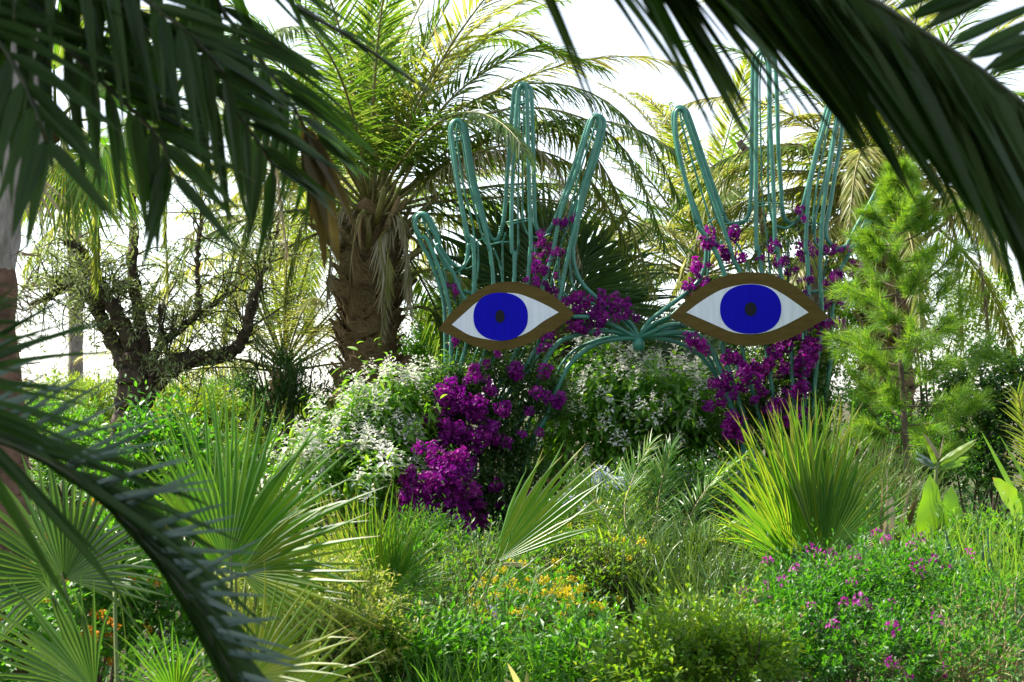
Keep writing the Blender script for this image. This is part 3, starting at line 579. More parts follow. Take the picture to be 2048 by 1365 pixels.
# ------------------------------------------------------------------ bougainvillea on the two hands
BR = bract_meshes()
def bougainvillea(label, blobs, shoots, spots, vines, scatter, seed_px):
    root = shrub('bougainvillea', label, 'bougainvillea', blobs, shoots, 9, (.066, .042), 'boug', .18, 62, .25, ('ovate', 1, .3, .5), stems=24, group='bougainvillea climbing the hands', stem_r=.007, shell=.35)
    base = np.array(root.location)
    g = Geo()
    for v in vines:
        p = spl(PP(v), 24) + rng.normal(0, .012, (24, 3)); tube(g, p, .005, 5)
        q = np.repeat(p, 5, 0) + rng.normal(0, .035, (120, 3)); f = frames(rand_dir(len(q)) + UP * .2, rand_dir(len(q)))
        gl = f.copy(); gl[..., 0] *= .032; gl[..., 1] *= .055; gl[..., 2] *= .055
        gg = Geo().stamp(blade(1, .3, .5, 'ovate', asp=.6), q, gl); part('vine_leaves', gg.mesh('vine_leaves', M['boug'], base), root, kind='stuff')
    if vines: part('vine', g.mesh('vine', M['wood'], base, True), root)
    for (x, y, s, dep) in spots:
        if x < 930 and y > 890: dep -= .55
        k = max(1, int(round((s / 13) ** 1.5)))
        for j in range(k):
            c = P(x + rng.normal(0, s * .6), y + rng.normal(0, s * .5), dep + rng.normal(0, .06)); f = roll(frames(rand_dir(1), rand_dir(1)), rng.random(1) * 6)[0]
            part('flower_cluster', BR[rng.integers(4)], root, M=mat4(f * (.5 + .5 * rng.random()), c - base))
    for (x0, y0, x1, y1, k, dep) in scatter:
        for j in range(k):
            t = rng.random(); c = P(x0 + (x1 - x0) * t + rng.normal(0, 9), y0 + (y1 - y0) * t + rng.normal(0, 6), dep + rng.normal(0, .1))
            part('flower_cluster', BR[rng.integers(4)], root, M=mat4(frames(rand_dir(1), rand_dir(1))[0] * (.32 + .22 * rng.random()), c - base))
_ys = 770 + 300 * rng.random(46); CAS = [(np.interp(y_, [770, 850, 920, 1000, 1070], [945, 935, 885, 868, 930]) + rng.normal(0, 38), y_, 20, np.interp(y_, [770, 900, 1070], [13.4, 13.25, 13.1])) for y_ in _ys]
bougainvillea('purple bougainvillea mound at the wrist of the left hand', [(1000, 800, 120, 75, 13.95, .5), (950, 880, 95, 75, 13.8, .6), (960, 970, 120, 85, 13.7, .6), (1000, 1060, 120, 70, 13.7, .6), (880, 990, 70, 60, 13.5, .6), (900, 800, 40, 50, 13.7, .5), (865, 990, 50, 50, 12.95, .5)], 2700,
    [(893, 775, 34, 13.5), (930, 760, 36, 13.5), (905, 805, 34, 13.45), (985, 725, 22, 13.6), (1010, 745, 20, 13.6), (970, 765, 24, 13.55), (1040, 742, 22, 13.6), (1068, 803, 22, 13.45), (1113, 801, 24, 13.4), (1095, 740, 14, 13.6), (860, 880, 26, 13.35), (890, 850, 22, 13.4), (895, 862, 18, 13.35), (845, 905, 22, 13.3), (835, 935, 26, 13.25), (868, 955, 30, 13.2), (825, 975, 28, 13.2), (852, 990, 34, 13.15), (880, 980, 30, 13.15), (910, 940, 26, 13.2), (940, 950, 22, 13.25), (820, 1005, 30, 13.1), (900, 1005, 32, 13.15), (925, 1000, 26, 13.2), (860, 1020, 24, 13.1), (965, 1005, 20, 13.25), (980, 955, 16, 13.3), (1010, 890, 18, 13.35), (1005, 868, 16, 13.35), (1050, 858, 18, 13.4), (955, 1040, 28, 13.2), (940, 1055, 24, 13.2), (970, 895, 16, 13.3), (1000, 1010, 14, 13.3), (800, 1030, 18, 13.1), (1055, 985, 14, 13.4), (920, 1065, 16, 13.15), (1090, 695, 12, 13.7), (1100, 660, 12, 13.7),
     (1140, 620, 26, 13.8), (1160, 600, 26, 13.8), (1185, 640, 30, 13.8), (1210, 620, 28, 13.8), (1195, 655, 26, 13.75), (1240, 635, 24, 13.8), (1262, 640, 18, 13.8), (1225, 605, 20, 13.85), (1150, 655, 18, 13.8), (1170, 600, 20, 13.9)] + CAS,
    [[(1045, 800, 14), (1070, 650, 14), (1080, 540, 14), (1100, 470, 14)], [(1090, 800, 14), (1110, 640, 14), (1125, 520, 14), (1130, 420, 14)], [(900, 780, 14), (905, 620, 14), (912, 560, 14)], [(1130, 660, 13.9), (1180, 630, 13.9), (1240, 630, 13.9)]],
    [(1070, 600, 1080, 470, 16, 13.9), (1100, 590, 1120, 440, 13, 13.9), (1080, 560, 1085, 490, 10, 13.85), (905, 740, 910, 560, 9, 13.9), (1090, 470, 1145, 440, 6, 13.9)], 0)
bougainvillea('purple bougainvillea climbing through the fingers of the right hand', [(1560, 800, 90, 90, 14.15, .4), (1500, 850, 50, 50, 14.0, .5), (1600, 720, 60, 60, 14.15, .4), (1540, 880, 70, 60, 14.1, .5)], 1300,
    [(1440, 470, 26, 13.9), (1425, 490, 22, 13.9), (1445, 505, 20, 13.9), (1465, 525, 18, 13.9), (1395, 540, 18, 13.9), (1385, 570, 14, 13.9), (1450, 755, 32, 13.7), (1455, 785, 32, 13.65), (1440, 810, 28, 13.6), (1430, 790, 22, 13.65), (1475, 860, 34, 13.5), (1470, 880, 20, 13.5), (1510, 725, 26, 13.8), (1530, 735, 24, 13.8), (1500, 745, 20, 13.8), (1570, 690, 28, 13.8), (1600, 680, 30, 13.8), (1590, 720, 30, 13.75), (1620, 705, 28, 13.75), (1570, 745, 24, 13.8), (1615, 745, 22, 13.8), (1540, 790, 24, 13.7), (1570, 800, 32, 13.65), (1605, 790, 26, 13.7), (1550, 820, 24, 13.6), (1590, 840, 20, 13.6), (1650, 605, 20, 13.9), (1670, 640, 18, 13.9), (1640, 650, 18, 13.85), (1625, 690, 20, 13.85), (1390, 690, 20, 13.8), (1395, 680, 16, 13.8), (1455, 715, 18, 13.8)],
    [[(1575, 800, 14.05), (1565, 640, 14.05), (1580, 520, 14.05), (1560, 470, 14.05)], [(1600, 800, 14.05), (1640, 640, 14.05), (1670, 540, 14.05), (1690, 500, 14.05)], [(1525, 800, 14.1), (1560, 600, 14.1), (1600, 500, 14.1), (1590, 440, 14.1)], [(1650, 720, 14.05), (1660, 600, 14.05), (1655, 520, 14.05)], [(1530, 640, 14), (1528, 520, 14), (1524, 380, 14), (1522, 270, 14)]],
    [(1555, 600, 1565, 480, 14, 13.9), (1590, 640, 1605, 490, 14, 13.9), (1615, 600, 1625, 460, 11, 13.9), (1640, 640, 1690, 510, 18, 13.9), (1670, 600, 1710, 500, 12, 13.95), (1530, 540, 1550, 480, 8, 13.9), (1680, 690, 1690, 600, 10, 14.2), (1640, 500, 1700, 490, 8, 13.95), (1390, 600, 1420, 530, 5, 13.9), (1610, 440, 1590, 410, 4, 13.9)], 0)

# ------------------------------------------------------------------ palms and trees behind
def palm_trunk(root, base, top, r0, r1, nboot, bscale, seed=0):
    """core plus the old leaf bases that clothe it, each its own piece, and loose fibre"""
    ax = top - base; h = np.linalg.norm(ax); pts = np.array([base + ax * t for t in np.linspace(0, 1, 26)])
    t = np.linspace(0, 1, 26); rr = r0 + (r1 - r0) * t + .03 * np.sin(t * 19 + seed) + .015 * np.sin(t * 43)
    g = Geo(); tube(g, pts, rr, 22); part('trunk', g.mesh('trunk', M['palmbark'], base, True), root)
    vs = []
    for k in range(4):                                     # frayed wedge, tip outward and up
        n = 5; V = []; T = []
        w = np.array([1.15, 1.05, .85, .6, .38]) * (1 + rng.normal(0, .06, n)); y = np.linspace(0, 1, n); z = np.array([0, .10, .20, .34, .55]) * (.7 + .6 * rng.random())
        for i in range(n):
            V += [(-w[i] / 2, y[i], z[i] - .03), (-w[i] * .2, y[i] + rng.normal(0, .02), z[i] + .1 * w[i]), (w[i] * .2, y[i] + rng.normal(0, .02), z[i] + .1 * w[i]), (w[i] / 2, y[i], z[i] - .03), (0, y[i], z[i] - .12)]; T += [y[i]] * 5
        F = []
        for i in range(n - 1):
            for j in range(5):
                a, b = i * 5 + j, i * 5 + (j + 1) % 5; F += [(a, b, b + 5), (a, b + 5, a + 5)]
        F += [(20, 21, 24), (21, 22, 24), (22, 23, 24)]
        vs.append(Geo().add(np.array(V), np.array(F), np.array(T), .5).mesh('leaf_base', M['boot']))
    gf = Geo(); ga = 2.39996
    for i in range(nboot):
        f = (i + .5) / nboot; a = i * ga + rng.normal(0, .12); c = base + ax * f; r = np.interp(f, t, rr)
        out = A(math.cos(a), math.sin(a), 0); d = nrm(UP * (.9 + .25 * rng.random()) + out * (.15 + .25 * rng.random()) + A(-math.sin(a), math.cos(a), 0) * rng.normal(0, .35))
        Rm = frames(d[None], out[None])[0]; s = bscale * (.8 + .45 * rng.random())
        part('leaf_base', vs[i % 4], root, M=mat4(Rm * A(s * 1.25, s, s * .8), c + out * (r - .02) - base))
    n = nboot * 12; f = rng.random(n); a = rng.random(n) * 6.283; r = np.interp(f, t, rr)
    out = np.stack([np.cos(a), np.sin(a), 0 * a], -1); tan = np.stack([-np.sin(a), np.cos(a), 0 * a], -1)
    d = nrm(out * .35 + tan * rng.normal(0, 1, (n, 1)) + UP * rng.normal(.1, .55, (n, 1)))
    S = frames(d, out).copy(); L = .10 + .22 * rng.random(n); S[..., 0] *= .012; S[..., 1] *= L[:, None]; S[..., 2] *= L[:, None]
    gf.stamp(blade(2, .2, .9, 'sword', asp=.08), base + ax * f[:, None] + out * (r + .02 + .05 * rng.random(n))[:, None], S)
    part('trunk_fibre', gf.mesh('trunk_fibre', M['fibre'], base), root, kind='stuff')

def date_palm(label, base, crown, r0, r1, nboot, nfr, L, ll, group=None, el=(1.45, -.5), mats=('date', 'date', 'date', 'datey'), nl=160, bscale=.2, hand=(), az_skip=None, W=.036, r0f=.022, droop=(.7, 1.5)):
    root = thing('date_palm', label, 'palm tree', base, group)
    if nboot: palm_trunk(root, base, crown, r0, r1, nboot, bscale)
    for i in range(34 if nboot > 100 else 0):            # cut petiole stubs round the neck
        az = i * 2.39996 + .7; e = .35 + .75 * rng.random(); d = A(math.sin(az) * math.cos(e), math.cos(az) * math.cos(e), math.sin(e)); o_ = crown - UP * (.1 + .55 * rng.random()) + A(d[0], d[1], 0) * r1 * .9; l_ = .35 + .5 * rng.random()
        g = Geo(); tube(g, np.array([o_ - d * .08, o_ + d * l_ * .4, o_ + d * l_ + UP * .05]), [.06, .042, .026], 6); part('petiole_stub', g.mesh('petiole_stub', M['rachis' if i % 3 else 'boot'], base, True), root)
    for i in range(nfr):
        f = (i + .5) / nfr; az = i * 2.39996 + rng.normal(0, .15); e = el[0] + (el[1] - el[0]) * f ** 1.1 + rng.normal(0, .08)
        if az_skip and az_skip(az % 6.2832, e): continue
        c = arch(crown + A(math.sin(az), math.cos(az), 0) * r1 * .5 * f + UP * (1 - f) * .25, az, e, L * (.8 + .3 * rng.random()) * (.72 + .28 * math.sin(math.pi * (.25 + .6 * f))), droop[0] + (droop[1] - droop[0]) * rng.random() * (.5 + f), twist=rng.normal(0, .3))
        m = mats[rng.integers(len(mats))] if f < .75 else ('datey' if rng.random() < .5 else mats[0])
        add_frond(root, base, c, n=nl, L=ll, W=W, mat=m, r0=r0f, hang=.15 + .35 * f, vee=.45 - .3 * f)
    for h in hand:
        kw = dict(h[1]); c = spl(PP(h[0]), 40)
        add_frond(root, base, c, **{**dict(n=nl + 20, L=ll, W=W, r0=r0f), **kw})
    return root

# the big date palm with a thick shaggy trunk
mb = P(733, 800, 16.6); mb[2] = 0
date_palm('large date palm with thick shaggy trunk behind the left hand', mb, P(742, 440, 16.6), .31, .30, 250, 54, 4.2, .56, bscale=.23, mats=('date', 'date', 'date', 'date', 'datey'),
    az_skip=lambda a, e: (e < .5 and 2.2 < a < 4.1) or (e < .2 and (a > 4.6 or a < 1.5) and rng.random() < .6),
    hand=[([(770, 430, 16.2), (850, 300, 15.9), (985, 225, 15.5), (1130, 225, 15.2), (1250, 300, 15.0), (1335, 500, 15.0)], dict(hang=.55, n=210, hangclass=(1, 2, 2, 3), L=.55)),
          ([(765, 420, 16.4), (850, 260, 16.2), (960, 150, 16), (1080, 100, 16), (1200, 135, 16)], dict(hang=.25, n=220, vee=.5)),
          ([(760, 420, 16.5), (830, 230, 16.8), (920, 110, 17), (1030, 60, 17.2), (1150, 130, 17.4)], dict(hang=.1, mat='datey', n=200)),
          ([(750, 420, 16.5), (800, 220, 16.3), (860, 80, 16.2), (930, -60, 16.2)], dict(hang=.1, n=130, vee=.6)),
          ([(745, 420, 16.5), (750, 220, 16.3), (745, 60, 16.2), (735, -120, 16.2)], dict(hang=.1, n=130, vee=.6)),
          ([(780, 440, 16.3), (900, 330, 15.8), (1040, 290, 15.4), (1120, 350, 15.2), (1160, 520, 15.1)], dict(hang=.8, n=150, mat='dryfrond', hangclass=(2, 3), L=.45, W=.018)),
          ([(770, 420, 16.6), (930, 280, 16.2), (1110, 250, 15.6), (1215, 350, 15.3), (1310, 580, 15.2)], dict(hang=.7, n=220, mat='datey', hangclass=(1, 2, 3), L=.55)),
          ([(770, 420, 16.4), (900, 330, 16.0), (1060, 300, 15.5), (1180, 360, 15.2), (1270, 520, 15.1)], dict(hang=.7, n=200, mat='datey', hangclass=(1, 2, 3), L=.5)),
          ([(770, 430, 16.4), (880, 250, 16.0), (1040, 170, 15.6), (1190, 190, 15.4), (1300, 290, 15.3), (1360, 400, 15.3)], dict(hang=.5, n=220, hangclass=(1, 2, 2), L=.55)),
          ([(790, 450, 16.3), (760, 480, 16.0), (770, 560, 15.9), (765, 660, 15.9)], dict(hang=.9, n=110, mat='dryfrond', hangclass=(1, 2), L=.42, W=.02, a0=35, t0=.05)),
          ([(780, 470, 16.3), (775, 520, 15.95), (770, 620, 15.9), (760, 670, 15.9)], dict(hang=.6, n=60, mat='datey', hangclass=(0, 1), L=.35, W=.022, a0=25, t0=.3)),
          ([(730, 430, 16.3), (690, 410, 16.1), (665, 480, 16.0), (655, 600, 16.0)], dict(hang=.9, n=90, mat='dryfrond', hangclass=(1, 2), L=.4, W=.02, a0=30, t0=.1)),
          ([(750, 430, 16.2), (720, 430, 15.95), (705, 510, 15.9), (700, 600, 15.9)], dict(hang=.9, n=80, mat='fibre', hangclass=(1, 2), L=.42, W=.025, a0=30, t0=.05)),
          ([(770, 430, 16.2), (800, 430, 16.0), (815, 510, 15.95), (818, 610, 15.9)], dict(hang=.9, n=80, mat='dryfrond', hangclass=(1, 2), L=.42, W=.02, a0=30, t0=.05)),
          ([(720, 430, 16.4), (650, 400, 16.2), (600, 460, 16.1), (570, 600, 16.1)], dict(hang=.8, n=130, mat='datey', hangclass=(1, 2), L=.4, W=.022, t0=.15)),
          ([(720, 430, 16.5), (640, 330, 16.4), (560, 330, 16.3), (500, 430, 16.3), (470, 560, 16.3)], dict(hang=.7, n=170, mat='datey', hangclass=(1, 2), L=.45, t0=.15)),
          ([(800, 560, 16.4), (860, 540, 16.0), (920, 560, 15.6), (960, 630, 15.4)], dict(hang=.3, n=70, mat='datey')),
          ([(800, 620, 16.6), (860, 620, 16.6), (900, 700, 16.5), (880, 800, 16.4)], dict(hang=.4, n=80))])

# second date palm at the right, behind the pine
rb = P(1770, 800, 19.); rb[2] = 0
date_palm('date palm with golden drooping fronds behind the right hand', rb, P(1775, 400, 19.), .34, .32, 120, 40, 3.8, .50, mats=('datey', 'date', 'datey'), bscale=.22, nl=150,
    hand=[([(1760, 390, 19), (1650, 300, 18.6), (1520, 310, 18.2), (1420, 400, 18), (1380, 540, 18)], dict(hang=.5, mat='datey', n=200, L=.55)),
          ([(1760, 400, 19), (1660, 350, 18.6), (1540, 340, 18.3), (1450, 330, 18.2), (1350, 360, 18.2)], dict(hang=.4, mat='datey', n=180, L=.55)),
          ([(1760, 400, 19), (1680, 410, 18.6), (1580, 430, 18.3), (1500, 520, 18.2)], dict(hang=.4, mat='date', n=180, L=.55)),
          ([(1765, 380, 19), (1700, 260, 18.8), (1620, 230, 18.6), (1540, 250, 18.6)], dict(hang=.35, mat='datey', n=170, L=.5)),
          ([(1760, 410, 19), (1640, 380, 18.6), (1500, 400, 18.3), (1400, 470, 18.2), (1340, 600, 18.2)], dict(hang=.5, mat='datey', n=200, L=.55)),
          ([(1760, 420, 19), (1680, 450, 18.6), (1600, 520, 18.4), (1560, 640, 18.3)], dict(hang=.5, mat='datey', n=180, L=.5)),
          ([(1765, 390, 19), (1690, 330, 18.8), (1600, 290, 18.6), (1480, 310, 18.5), (1400, 400, 18.5)], dict(hang=.45, mat='datey', n=200, L=.5)),
          ([(1790, 390, 19), (1850, 330, 18.8), (1920, 360, 18.6), (1960, 520, 18.5), (1985, 730, 18.5)], dict(hang=.8, mat='dryfrond', n=150, L=.36, W=.03, hangclass=(1, 2))),
          ([(1790, 400, 19), (1840, 340, 18.8), (1890, 380, 18.6), (1915, 520, 18.5), (1925, 690, 18.5)], dict(hang=.7, mat='datey', n=120, L=.4, hangclass=(1, 2))),
          ([(1780, 400, 19), (1830, 250, 18.8), (1900, 180, 18.6), (2000, 220, 18.6)], dict(hang=.3, mat='date', n=120)),
          ([(1770, 400, 19), (1780, 230, 18.8), (1800, 100, 18.6), (1850, -20, 18.6)], dict(hang=.2, mat='datey', n=120))])
# feathery frond palms between the hands, further back
cb = P(1400, 800, 22.); cb[2] = 0
date_palm('pale green date palm seen in the gap between the two hands', cb, P(1400, 560, 22.), .26, .25, 60, 34, 3.8, .5, bscale=.2, nl=150, el=(1.4, .0), mats=('date', 'datey'))
zb = P(668, 800, 23.); zb[2] = 0
date_palm('pale date palm half hidden behind the big shaggy trunk', zb, P(668, 520, 23.), .24, .22, 0, 30, 4.2, .5, nl=140, el=(1.3, .0), mats=('datey', 'date'))
# young palm at left
yb = P(560, 800, 19.5); yb[2] = 0
date_palm('young pale date palm with upright feathery fronds left of the big trunk', yb, P(568, 745, 19.5), .2, .18, 40, 34, 3.4, .40, bscale=.16, nl=130, el=(1.5, .25), mats=('datey', 'date'), droop=(.3, .9), r0f=.018, W=.02)
# far slender palm
fb = P(148, 800, 34.); fb[2] = 0
fp = thing('far_palm', 'slender grey palm trunk standing far back behind the olive tree', 'palm tree', fb)
g = Geo(); tube(g, spl([fb, P(152, 620, 34), P(146, 350, 34)], 30), .17 + .012 * np.sin(np.arange(30) * 2.2), 14); part('trunk', g.mesh('trunk', M['greybark'], fb, True), fp)
ft = P(146, 350, 34)
for i in range(16):
    az = i * 2.4; hub = ft + A(math.sin(az), math.cos(az), 0) * 1.0 + UP * (.7 - .1 * i)
    fan_leaf(fp, fb, hub, A(math.sin(az), math.cos(az), .5 - .09 * i), UP + rand_dir(1)[0] * .3, .8, ft, nseg=22, mat='fan', sag=.6)

# big fan palm behind the left hand
kb = P(1115, 800, 16.6); kb[2] = 0
kp = thing('fan_palm', 'large dark fan palm spreading right behind the left hand', 'fan palm', kb)
kc = P(1115, 640, 16.6); g = Geo(); tube(g, spl([kb, kb * .5 + kc * .5, kc], 10), .17, 14); part('trunk', g.mesh('trunk', M['palmbark'], kb, True), kp)
for hx, hy, dep, deg, tw, R in ((1070, 575, 16.5, 120, .2, 1.45), (1110, 570, 16.4, 80, .1, 1.4), (1150, 585, 16.4, 48, .25, 1.25), (1040, 595, 16.6, 150, .3, 1.2), (1180, 620, 16.5, 14, .3, 1.1), (1120, 620, 16.3, 100, -.1, 1.1), (1030, 640, 16.7, 178, .3, 1.05), (1085, 560, 17.0, 104, -.4, 1.5)):
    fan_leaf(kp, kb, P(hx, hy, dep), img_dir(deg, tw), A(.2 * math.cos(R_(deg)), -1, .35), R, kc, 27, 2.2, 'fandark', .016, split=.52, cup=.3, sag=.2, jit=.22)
# low fan palms between the hands
for (x, y, dep, n, lab, R) in ((1265, 740, 16.2, 13, 'low dark fan palm under the joint between the two hands', .62), (1380, 770, 16.8, 9, 'low fan palm behind the right end of the white-flowered shrub', .6), (1240, 640, 17.2, 9, 'small fan palm seen just above the joint of the hands', .6)):
    b = P(x, 800, dep); b[2] = 0; root = thing('fan_palm', lab, 'fan palm', b); c = P(x, y + 30, dep)
    g = Geo(); tube(g, spl([b, (b + c) / 2 + .02, c], 8), .09, 10); part('trunk', g.mesh('trunk', M['palmbark'], b, True), root)
    for i in range(n):
        az = i * 2.39996; e = 1.1 - 1.3 * (i + .5) / n; d = A(math.sin(az) * math.cos(e), math.cos(az) * math.cos(e), math.sin(e)); hub = c + d * (.42 + .3 * rng.random())
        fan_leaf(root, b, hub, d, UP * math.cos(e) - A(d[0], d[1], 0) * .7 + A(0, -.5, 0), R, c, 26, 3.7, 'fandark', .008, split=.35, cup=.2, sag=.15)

# tall palm at the left edge with a pale trunk
lb = P(-15, 800, 6.6); lb[2] = 0
lp = thing('tall_fan_palm', 'tall palm with pale peeling bark at the left edge', 'palm tree', lb)
def bark_trunk(root, base, px, radii, mat, name='trunk', label=None, n=60, ns=30):
    c = spl(PP(px), n); r = np.interp(np.linspace(0, 1, n), np.linspace(0, 1, len(radii)), radii); g = Geo(); tube(g, c, r, ns)
    V = g.V[0]; d = .35 * np.sin(V[:, 2] * 9 + V[:, 0] * 25) + .4 * np.sin(V[:, 2] * 23 + V[:, 0] * 60 + V[:, 1] * 40); k = np.repeat(np.arange(n), ns)
    V[:len(k)] += (V[:len(k)] - c[k]) * (.07 * d[:len(k), None]); return part(name, g.mesh(name, M[mat], base, True), root, label=label)
bark_trunk(lp, lb, [(-40, 560, 6.6), (-22, 430, 6.6), (5, 320, 6.6), (30, 220, 6.6), (42, 80, 6.6), (60, -100, 6.6), (90, -420, 6.6), (130, -1000, 6.6), (160, -1750, 6.6)], [.15, .15, .155, .15, .14, .14, .13, .12, .11], 'palebark', n=100)
M['redbark'] = solidmat('red_brown_fibrous_bark', (.05, .032, .024), (.20, .115, .08), 7, .9, .2, .8, (1, 1, 2))
bark_trunk(lp, lb, [(-40, 1600, 6.6), (-30, 1000, 6.6), (-45, 700, 6.6), (-40, 560, 6.6), (-30, 480, 6.6)], [.22, .2, .18, .165, .12], 'redbark', 'trunk_skirt')
gf = Geo(); n = 900; f = rng.random(n); zz = P(0, 480 + 1100 * 0, 6.6)[2] * 0 + (.2 + 2.2 * f); a = rng.random(n) * 6.283
o = np.stack([P(-35, 800, 6.6)[0] + .18 * np.cos(a), 6.6 + .18 * np.sin(a), zz], -1); out = np.stack([np.cos(a), np.sin(a), 0 * a], -1); S = frames(nrm(out + UP * rng.normal(-.4, .6, (n, 1)) + rand_dir(n) * .4), out).copy(); S[..., 0] *= .012; S[..., 1] *= .12; S[..., 2] *= .12
gf.stamp(blade(2, .2, .8, 'sword', asp=.1), o, S); part('trunk_fibre', gf.mesh('trunk_fibre', M['fibre'], lb), lp, kind='stuff')
lcrown = P(160, -1750, 6.6)
for i in range(15):                                       # crown above the frame
    az = i * 2.39996; e = 1.2 - 1.7 * (i + .5) / 15; d = A(math.sin(az) * math.cos(e), math.cos(az) * math.cos(e), math.sin(e)); hub = lcrown + d * (.9 + .3 * rng.random())
    fan_leaf(lp, lb, hub, d, UP, .85, lcrown, 30, 3.6, 'fan', .014, split=.4, sag=.4)
# fan palm behind the pale trunk: hanging lit leaves
hb = P(120, 800, 11.5); hb[2] = 0
hp = thing('fan_palm', 'fan palm with hanging yellow-green leaves beside the pale trunk at left', 'fan palm', hb); hc = P(110, 250, 11.5)
g = Geo(); tube(g, spl([P(-30, 1217, 11.5), P(-20, 600, 11.5), P(30, 330, 11.5), hc], 16), .12, 14); part('trunk', g.mesh('trunk', M['palmbark'], hb, True), hp)
for hx, hy, deg, R, m in ((80, 305, -60, .75, 'fany'), (150, 330, -50, .72, 'fany'), (210, 290, -75, .65, 'fan'), (60, 200, 160, .8, 'fan'), (190, 190, 40, .8, 'fan'), (110, 140, 100, .8, 'fan'), (250, 250, -20, .7, 'fany'), (130, 300, -95, .7, 'fany'), (40, 330, -100, .6, 'dryfrond')):
    fan_leaf(hp, hb, P(hx, hy, 11.5 - rng.random() * .8), img_dir(deg, .2), A(.2, -1, .25), R, hc, 30, 2.4, m, .012, split=.5, sag=.18, cup=.15)
# yellow hanging date fronds over the olive
gb = P(-140, 800, 12.5); gb[2] = 0
date_palm('date palm whose pale fronds hang down before the olive tree', gb, P(-110, 100, 12.5), .2, .18, 0, 12, 2.0, .34, mats=('datey', 'date'), nl=90, el=(1.4, -.3), W=.02, r0f=.014, bscale=.16,
    hand=[([(-110, 90, 12.5), (60, 40, 12.7), (220, 90, 12.9), (310, 230, 13), (328, 400, 13), (335, 570, 13)], dict(hang=.8, mat='datey', n=200, L=.4, hangclass=(1, 2), W=.02, t0=.4)),
          ([(-110, 100, 12.5), (20, 100, 12.7), (130, 190, 12.9), (185, 330, 13), (195, 560, 13)], dict(hang=.8, mat='datey', n=200, L=.36, hangclass=(1, 2), W=.02, t0=.4)),
          ([(-110, 80, 12.5), (150, -30, 12.7), (400, 60, 13), (530, 250, 13.2), (575, 500, 13.2)], dict(hang=.8, mat='dryfrond', n=210, L=.36, hangclass=(1, 2), W=.016, t0=.5))])

# olive tree
ob = P(262, 800, 15.5); ob[2] = 0
ot = thing('olive_tree', 'old olive tree with dark twisted branches at left', 'olive tree', ob)
OL = [([(255, 1100), (258, 960), (258, 880), (268, 800), (270, 740)], .30, .22), ([(262, 800), (255, 745), (225, 680), (200, 630), (175, 585), (150, 570), (120, 580), (95, 595), (60, 610)], .13, .03), ([(270, 760), (262, 690), (240, 640), (215, 600), (195, 560), (172, 520), (150, 480)], .13, .05), ([(195, 575), (180, 540), (165, 500), (130, 485)], .06, .03), ([(280, 770), (290, 720), (280, 640), (265, 540), (268, 460), (262, 380)], .11, .05), ([(285, 790), (320, 750), (350, 728), (385, 718), (430, 715), (470, 700), (490, 668), (500, 655)], .16, .06), ([(495, 662), (497, 620), (520, 560), (545, 500), (560, 440)], .05, .018), ([(497, 660), (515, 590), (535, 500), (545, 420)], .04, .015), ([(300, 740), (320, 690), (360, 660), (400, 625), (440, 600), (470, 580)], .07, .02), ([(400, 625), (395, 560), (398, 480), (405, 420), (400, 350)], .04, .015), ([(330, 700), (322, 650), (320, 610)], .04, .02), ([(350, 745), (335, 705), (328, 690)], .05, .03), ([(180, 585), (130, 572), (90, 570), (40, 575)], .03, .012), ([(225, 660), (222, 600), (232, 560)], .03, .012), ([(300, 800), (310, 745), (345, 747), (352, 748)], .07, .03)]
tips = []
for i, (px, r0, r1) in enumerate(OL):
    px = [(x, y, 15.5 + .5 * math.sin(i * 1.7) * k / len(px)) for k, (x, y) in enumerate(px)]
    c = spl(PP(px), 10 * len(px)); n = len(c); g = Geo(); rr = np.linspace(r0, r1, n) * .82 * (1 + .10 * np.sin(np.arange(n) * .9 + i)); tube(g, c + rng.normal(0, .008, c.shape), rr, 12)
    part('trunk' if i == 0 else 'limb', g.mesh('limb', M['olivebark'], ob, True), ot)
    if i: tips.append(c[n // 3:])
seat = np.concatenate(tips); k = 300; s0 = seat[rng.integers(len(seat), size=k)]; d = nrm(rand_dir(k) + UP * .5); Ln = .35 + .55 * rng.random(k)
gt = Geo(); O, D = [], []
for i in range(k):
    c = spl([s0[i], s0[i] + d[i] * Ln[i] * .5 + rng.normal(0, .05, 3), s0[i] + d[i] * Ln[i] + A(0, 0, -.12)], 8); tube(gt, c, np.linspace(.010, .003, 8), 4, cap=False)
    O.append(np.repeat(c[2:], 9, 0)); D.append(np.repeat(nrm(np.gradient(c, axis=0))[2:], 9, 0))
part('twigs', gt.mesh('twigs', M['olivebark'], ob), ot, kind='stuff')
O = np.concatenate(O); D = nrm(np.concatenate(D) * .6 + rand_dir(len(O))); O = O + rng.normal(0, .03, O.shape)
S = frames(D, rand_dir(len(O)) + UP).copy(); L = .07 * (1 + rng.normal(0, .2, len(O))); S[..., 0] *= .016; S[..., 1] *= L[:, None]; S[..., 2] *= L[:, None]
part('crown', Geo().stamp(blade(1, .2, .3, 'lance', asp=.2), O, S).mesh('crown', M['olive'], ob), ot, kind='stuff')

